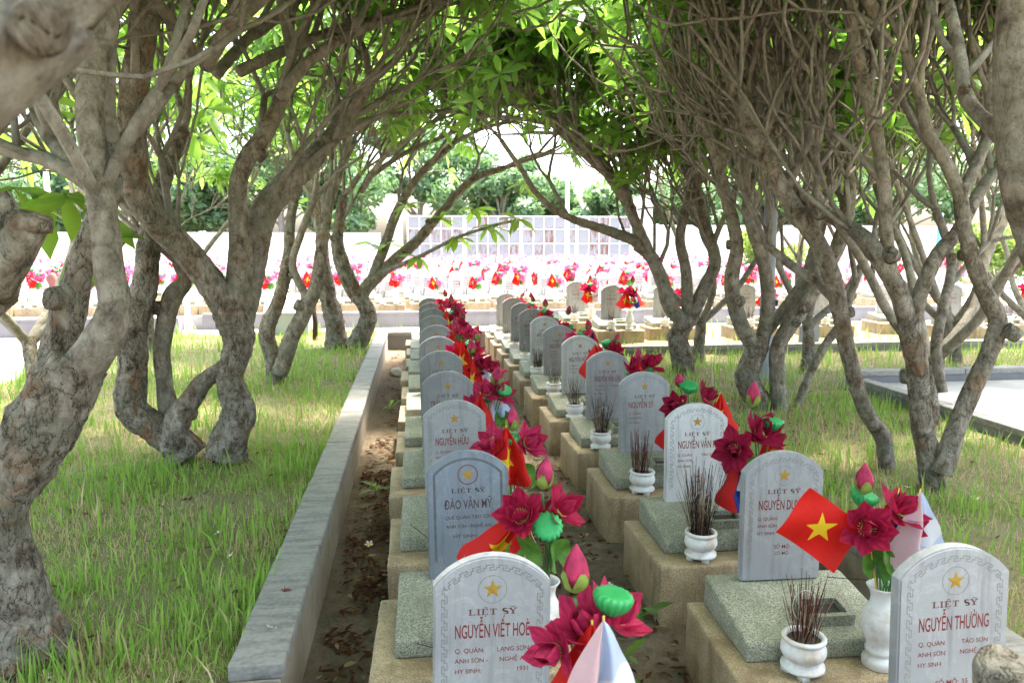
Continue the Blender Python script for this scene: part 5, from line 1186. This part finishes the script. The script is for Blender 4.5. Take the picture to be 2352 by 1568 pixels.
# ================================================================== far trees, bush
def leafcloud(root, centers, n, size, mat, seed, name='crown'):
    r = np.random.default_rng(seed); k = len(centers); idx = r.integers(0, k, n); C = np.array([c[:3] for c in centers]); Rr = np.array([c[3] for c in centers])
    d = r.normal(size=(n,3)); d /= np.linalg.norm(d, axis=1)[:, None]; rad = Rr[idx]*(r.random(n)**.45); P = C[idx]+d*rad[:, None]*np.array([1,1,.8])
    a = r.normal(size=(n,3)); a /= np.linalg.norm(a, axis=1)[:, None]; b = np.cross(a, d+.3*r.normal(size=(n,3))); b /= np.linalg.norm(b, axis=1)[:, None]+1e-9
    s = size*r.uniform(.6,1.3,n)[:, None]; V = np.stack([P-a*s, P-b*s*.45, P+a*s, P+b*s*.45], 1).reshape(-1, 3)
    me = bpy.data.meshes.new(name); me.vertices.add(n*4); me.vertices.foreach_set('co', V.ravel().astype(np.float32)); me.loops.add(n*4); me.loops.foreach_set('vertex_index', np.arange(n*4, dtype=np.int32)); me.polygons.add(n); me.polygons.foreach_set('loop_start', np.arange(0, n*4, 4, dtype=np.int32)); me.materials.append(mat); me.update(); me.validate()
    at = me.attributes.new('tint', 'FLOAT', 'POINT'); at.data.foreach_set('value', np.repeat(r.random(n), 4).astype(np.float32)); return setp(link(name, me, root), kind='stuff')
def fartree(x, y, h, wd, lab, seed, mat='farleaf', n=7000, size=.28):
    g = random.Random(seed); root = setp(empty('shade_tree', (x, y, 0)), lab, 'tree', 'trees beyond the gate'); mb = MB(); mb.tube([(0,0,0), (.2,0,h*.3), (.1,.1,h*.6), (0,0,h*.85)], [.28,.22,.15,.06], 10, rough=.1, freq=3)
    C = []
    for i in range(14):
        a = g.uniform(0, 6.28); rr = g.uniform(.2, 1)*wd*.5; zz = h*g.uniform(.38, .95); q = (rr*math.cos(a), rr*math.sin(a), zz, wd*g.uniform(.14,.26)); C.append(q); mb.tube([(.1,0,zz*.55), (q[0]*.5, q[1]*.5, zz*.8), q[:3]], [.12,.08,.03], 6)
    t = link('trunk', mb.mesh('trunk', [M['bark']]), root); leafcloud(root, C, n, size, M[mat], seed)
labs = ['feathery dark tree above the middle of the gate', 'dark tree above the gate right of the lamp post', 'rounded tree above the right end of the gate', 'tall tree above the left end of the gate', 'tree rising behind the white wall on the left', 'dense tree behind the wall at the far left', 'tree behind the white wall right of the pillar', 'broad tree far right behind the wall', 'tall tree behind the far right wall', 'low tree left of the gate', 'tree behind the left wall between two trunks', 'dark tree behind the wall at the extreme left', 'tree right of the gate pillar behind the branches', 'small tree above the right wall']
for i, (px_, Y, h, wd) in enumerate([(1150,58,9,7), (1300,62,8,8), (1420,56,6.5,6), (960,60,11,8), (640,57,10,9), (280,56,10,9), (1720,58,9,8), (2050,57,10,10), (2330,55,11,9), (820,56,8,7), (470,58,9,9), (60,56,10,10), (1570,57,7,7), (1900,56,8,8)]): fartree(U(px_, 500, Y).x, Y, h, wd, labs[i], 60+i)
p = U(2300, 560, 27); root = setp(empty('round_bush', (p.x, 27, .3)), 'bright yellow-green bush beyond the flowers at the right edge', 'bush'); mb = MB(); 
for i in range(7): a = i*.9; mb.tube([(0,0,0), (.3*math.cos(a),.3*math.sin(a),.8), (.8*math.cos(a),.8*math.sin(a),1.8)], [.06,.04,.02], 6)
link('stems', mb.mesh('stems', [M['bark']]), root); leafcloud(root, [(random.uniform(-1.1,1.1), random.uniform(-.8,.8), random.uniform(.6,2.3), random.uniform(.5,.8)) for _ in range(14)], 6000, .10, M['bushleaf'], 5, 'foliage')
p = U(1790, 590, 28); root = setp(empty('round_bush', (p.x, 28, .3)), 'low green bush seen right of the light pole', 'bush'); leafcloud(root, [(random.uniform(-1.6,.9), random.uniform(-.8,.8), random.uniform(.6,2.0), random.uniform(.4,.7)) for _ in range(12)], 5000, .10, M['bushleaf'], 6, 'foliage'); mb = MB(); mb.tube([(0,0,0),(0,0,1.5)], [.06,.03], 6); link('stems', mb.mesh('stems', [M['bark']]), root)
# ================================================================== grass
def blades(name, label, areas, seed, avoid=None, dry0=.5):
    r = np.random.default_rng(seed); PX = []; 
    for x0, x1, y0, y1, dens, zz in areas:
        n = int((x1-x0)*(y1-y0)*dens); q = np.stack([r.uniform(x0,x1,n), r.uniform(y0,y1,n), np.full(n, zz)], 1); PX.append(q)
    P = np.concatenate(PX)
    vis = (P[:,0] > -.62*P[:,1]-1.2) & (P[:,0] < .88*P[:,1]+1.2); P = P[vis]
    for (ax, ay, ar) in (avoid or []): P = P[((P[:,0]-ax)**2+(P[:,1]-ay)**2) > ar*ar]
    N = len(P)
    def nz(s, o): return np.array([noise.noise(Vector((x*s+o, y*s, o))) for x, y in P[:, :2]])
    dry = nz(.9, 3)+.5*nz(2.7, 9); clump = nz(1.6, 21)+.4*nz(5, 4)
    keep = r.random(N) < np.clip(.72+.55*clump, .25, 1); P = P[keep]; dry = dry[keep]; clump = clump[keep]; N = len(P)
    far = np.clip((P[:,1]-3)/9, 0, 1)
    tall = r.random(N) < np.clip(.07+.12*clump, .015, .25)
    h = np.where(tall, r.uniform(.11,.25,N), r.uniform(.03,.095,N))*(1+.25*far); wd = np.where(tall, r.uniform(.0035,.0065,N), r.uniform(.002,.004,N))*(1+.7*far)
    a = r.uniform(0, 6.283, N); lean = r.normal(0, .38, N)*np.where(tall, .8, 1.4); la = r.uniform(0, 6.283, N)
    dirx = np.cos(a)*wd; diry = np.sin(a)*wd; lx = np.cos(la)*lean*h; ly = np.sin(la)*lean*h
    z0 = P[:,2]-.02
    A = np.stack([P[:,0]-dirx, P[:,1]-diry, z0], 1); B_ = np.stack([P[:,0]+dirx, P[:,1]+diry, z0], 1)
    C = np.stack([P[:,0]-dirx*.8+lx*.35, P[:,1]-diry*.8+ly*.35, z0+h*.55], 1); D = np.stack([P[:,0]+dirx*.8+lx*.35, P[:,1]+diry*.8+ly*.35, z0+h*.55], 1)
    E = np.stack([P[:,0]+lx, P[:,1]+ly, z0+h*np.clip(1-.3*lean*lean, .4, 1)], 1)
    V = np.stack([A, B_, D, C, E], 1).reshape(-1, 3).astype(np.float32)
    base = np.arange(N)*5; F4 = np.stack([base, base+1, base+2, base+3], 1); F3 = np.stack([base+3, base+2, base+4], 1)
    li = np.concatenate([F4, F3], 1).ravel().astype(np.int32); ls = (np.arange(N)[:, None]*7+np.array([0, 4])).ravel().astype(np.int32)
    me = bpy.data.meshes.new(name); me.vertices.add(N*5); me.vertices.foreach_set('co', V.ravel()); me.loops.add(N*7); me.loops.foreach_set('vertex_index', li); me.polygons.add(N*2); me.polygons.foreach_set('loop_start', ls); me.materials.append(M['grass']); me.update(); me.validate()
    g1 = np.array([.17,.31,.05]); g2 = np.array([.31,.45,.09]); s1 = np.array([.42,.32,.16]); s2 = np.array([.56,.47,.27])
    t = r.random((N,1)); green = g1*(1-t)+g2*t; straw = s1*(1-t)+s2*t
    isdry = (r.random(N) < np.clip(dry0+.75*dry, .08, .94)) & ~(tall & (r.random(N) < .85)); col = np.where(isdry[:,None], straw, green)
    c4 = np.concatenate([np.repeat(col, 5, 0), np.ones((N*5,1))], 1).astype(np.float32)
    at = me.attributes.new('Col', 'FLOAT_COLOR', 'POINT'); at.data.foreach_set('color', c4.ravel())
    return setp(link(name, me), label, 'grass', kind='stuff')
blades('grass', 'mixed green and dry grass left of the kerb', [(-2.4,-.79,1.9,4.2,4800,LAWN), (-3.2,-.79,4.2,7,3000,LAWN), (-5.4,-.79,7,11,1300,LAWN), (-5.4,-.79,11,16,800,LAWN)], 1, dry0=.42)
blades('grass', 'dry straw-coloured grass right of the graves', [(2.62,4.2,2.2,5.5,2600,LAWN), (4.2,5.4,3.6,5.5,1600,LAWN), (2.62,5.38,5.5,8.7,1900,LAWN), (2.62,11.0,8.96,11.88,1000,LAWN)], 2, dry0=.66)
blades('grass', 'bright grass strip before the sunlit path', [(-.7,14,15.42,16.15,900,.22), (3,20,12.1,15.9,150,.34)], 3)
# leaf litter and bits on the soil
def litter(name, label, areas, seed, zf=.012):
    r = random.Random(seed); V = []; F = []; C = []
    for x0, x1, y0, y1, n, z in areas:
        for _ in range(n):
            c = Vector((r.uniform(x0,x1), r.uniform(y0,y1), z+r.uniform(.004,.03))); 
            if noise.noise(Vector((c.x*3.1, c.y*2.3, 5))) < -.05 and r.random() < .75: continue
            L = r.uniform(.010,.040); w_ = L*r.uniform(.25,.45); a = r.uniform(0,6.28); d = Vector((math.cos(a), math.sin(a), r.uniform(-.25,.25)))*L; s = Vector((-math.sin(a), math.cos(a), r.uniform(-.4,.4)))*w_; up = Vector((0,0,r.uniform(0,.35)*L)); b = len(V)
            V += [c-d, c-d*.2-s+up, c-d*.2+s+up*.6, c+d*.5-s*.7+up, c+d*.5+s*.7, c+d]; F += [(b,b+1,b+2), (b+1,b+3,b+4,b+2), (b+3,b+5,b+4)]
            k = r.random(); col = (.10,.045,.025) if k < .45 else (.17,.09,.045) if k < .75 else (.055,.03,.02) if k < .93 else (.33,.26,.15); C += [(*col, 1)]*6
    me = mesh(name, V, F, M['litter'], smooth=False); at = me.attributes.new('Col', 'FLOAT_COLOR', 'POINT'); at.data.foreach_set('color', np.array(C, dtype=np.float32).ravel()); return setp(link(name, me), label, 'leaf litter', kind='stuff')
litter('leaf_litter', 'dry brown leaves scattered on the soil among the graves', [(-.52,-.14,1.4,8,2600,.0), (-.5,-.16,8,15,900,0), (.70,1.34,1.6,7,1100,0), (.7,1.34,7,15,300,0), (-.4,2.4,1.3,12,700,0)], 8)
litter('leaf_litter', 'fallen brown leaves and twigs lying in the grass', [(-3,-.75,1.4,7,420,LAWN+.01), (2.7,5.5,2.5,9,420,LAWN+.01)], 9)
# fallen frangipani blossoms
mb = MB()
for i in range(5):
    a0 = R(72*i); d = Vector((math.cos(a0), math.sin(a0), .25)); s = Vector((-math.sin(a0), math.cos(a0), .15)); v = [Vector((0,0,0)), d*.5*.03-s*.008, d*.5*.03+s*.008, d*.03-s*.010+Vector((0,0,.004)), d*.03+s*.010+Vector((0,0,.006)), d*.036]
    mb.add([tuple(q) for q in v], [(0,1,2)], 1); mb.add([tuple(q) for q in v], [(1,3,4,2), (3,5,4)], 0)
ME['fallen'] = mb.mesh('fallen_flower', [M['frond'], M['yolk']])
g = random.Random(17)
spots = [(-.30,2.35,.03), (-.42,2.0,.03), (-.25,1.9,.03), (-.33,2.7,.03), (-.45,3.0,.03), (-.27,3.2,.03), (-.22,4.1,.03), (-.38,2.15,.03), (-.2,1.75,.03), (-.36,5.2,.03), (1.0,3.2,.03), (1.15,4.35,.03), (.95,5.6,.03), (1.22,3.0,.03), (.82,3.9,.03), (1.05,6.6,.03), (-.68,3.35,.405)]
for i in range(5): spots.append((g.uniform(-1.6,-.95), g.uniform(1.8,5.5), LAWN+.02))
for i in range(4): spots.append((g.uniform(2.9,4.2), g.uniform(3.6,8), LAWN+.05))
for x, y, z in spots: setp(link('fallen_flower', ME['fallen'], None, (x, y, z), (g.uniform(-.6,.6), g.uniform(-.6,.6), g.uniform(0,6)), g.uniform(.7,1.05)), 'white frangipani blossom fallen among leaves or grass', 'flower', 'fallen white blossoms')
mb = MB()
for i in range(5): a = R(36*i-20); mb.tube([(0,0,0), (.02*math.cos(a),.02*math.sin(a)*.6,.008), (.036*math.cos(a),.036*math.sin(a)*.5,.004)], [.003,.004,.001], 5)
mb.tube([(0,0,0), (.002,0,.03)], [.0015,.001], 4)
setp(link('dried_flower', mb.mesh('dried_flower', [M['brownflower']]), None, (-.68,3.72,.405), None), 'curled red-brown dried blossom on the kerb coping', 'flower'); bpy.data.objects['dried_flower'].location.z = .405
# seedlings in the soil
def seedling(x, y, h, lab, seed):
    g = random.Random(seed); root = setp(empty('seedling', (x, y, 0)), lab, 'plant', 'weeds on the soil'); mb = MB(); mb.tube([(0,0,0), (.01,0,h*.5), (.0,.01,h)], [.005,.004,.003], 6); link('stem', mb.mesh('stem', [M['fstem']]), root)
    for i in range(5):
        o = link('leaf', LM[i % 4], root, (0, 0, h*(.45+.12*i)), (R(g.uniform(5,50)), 0, i*2.4+g.uniform(-.3,.3))); o.scale = (.42+.5*h,)*3
for i, (x, y, h, lab) in enumerate([(1.17,3.75,.20,'tall seedling with blue-green leaves beside the fourth grave base, right row'), (1.2,2.9,.16,'broad-leaved seedling at the foot of the third grave base, right row'), (1.0,3.5,.06,'low dark weed patch between the rows'), (.95,4.8,.10,'small seedling in the middle aisle behind the lotus bud'), (-.38,6.3,.10,'weed growing in the gap beside the left kerb'), (-.34,9.4,.14,'leafy weed in the far gap beside the left kerb'), (1.05,6.4,.10,'weed in the middle aisle farther back'), (3.35,5.0,.2,'green weed at the foot of the leaning trunk')]): seedling(x, y, h, lab, i)
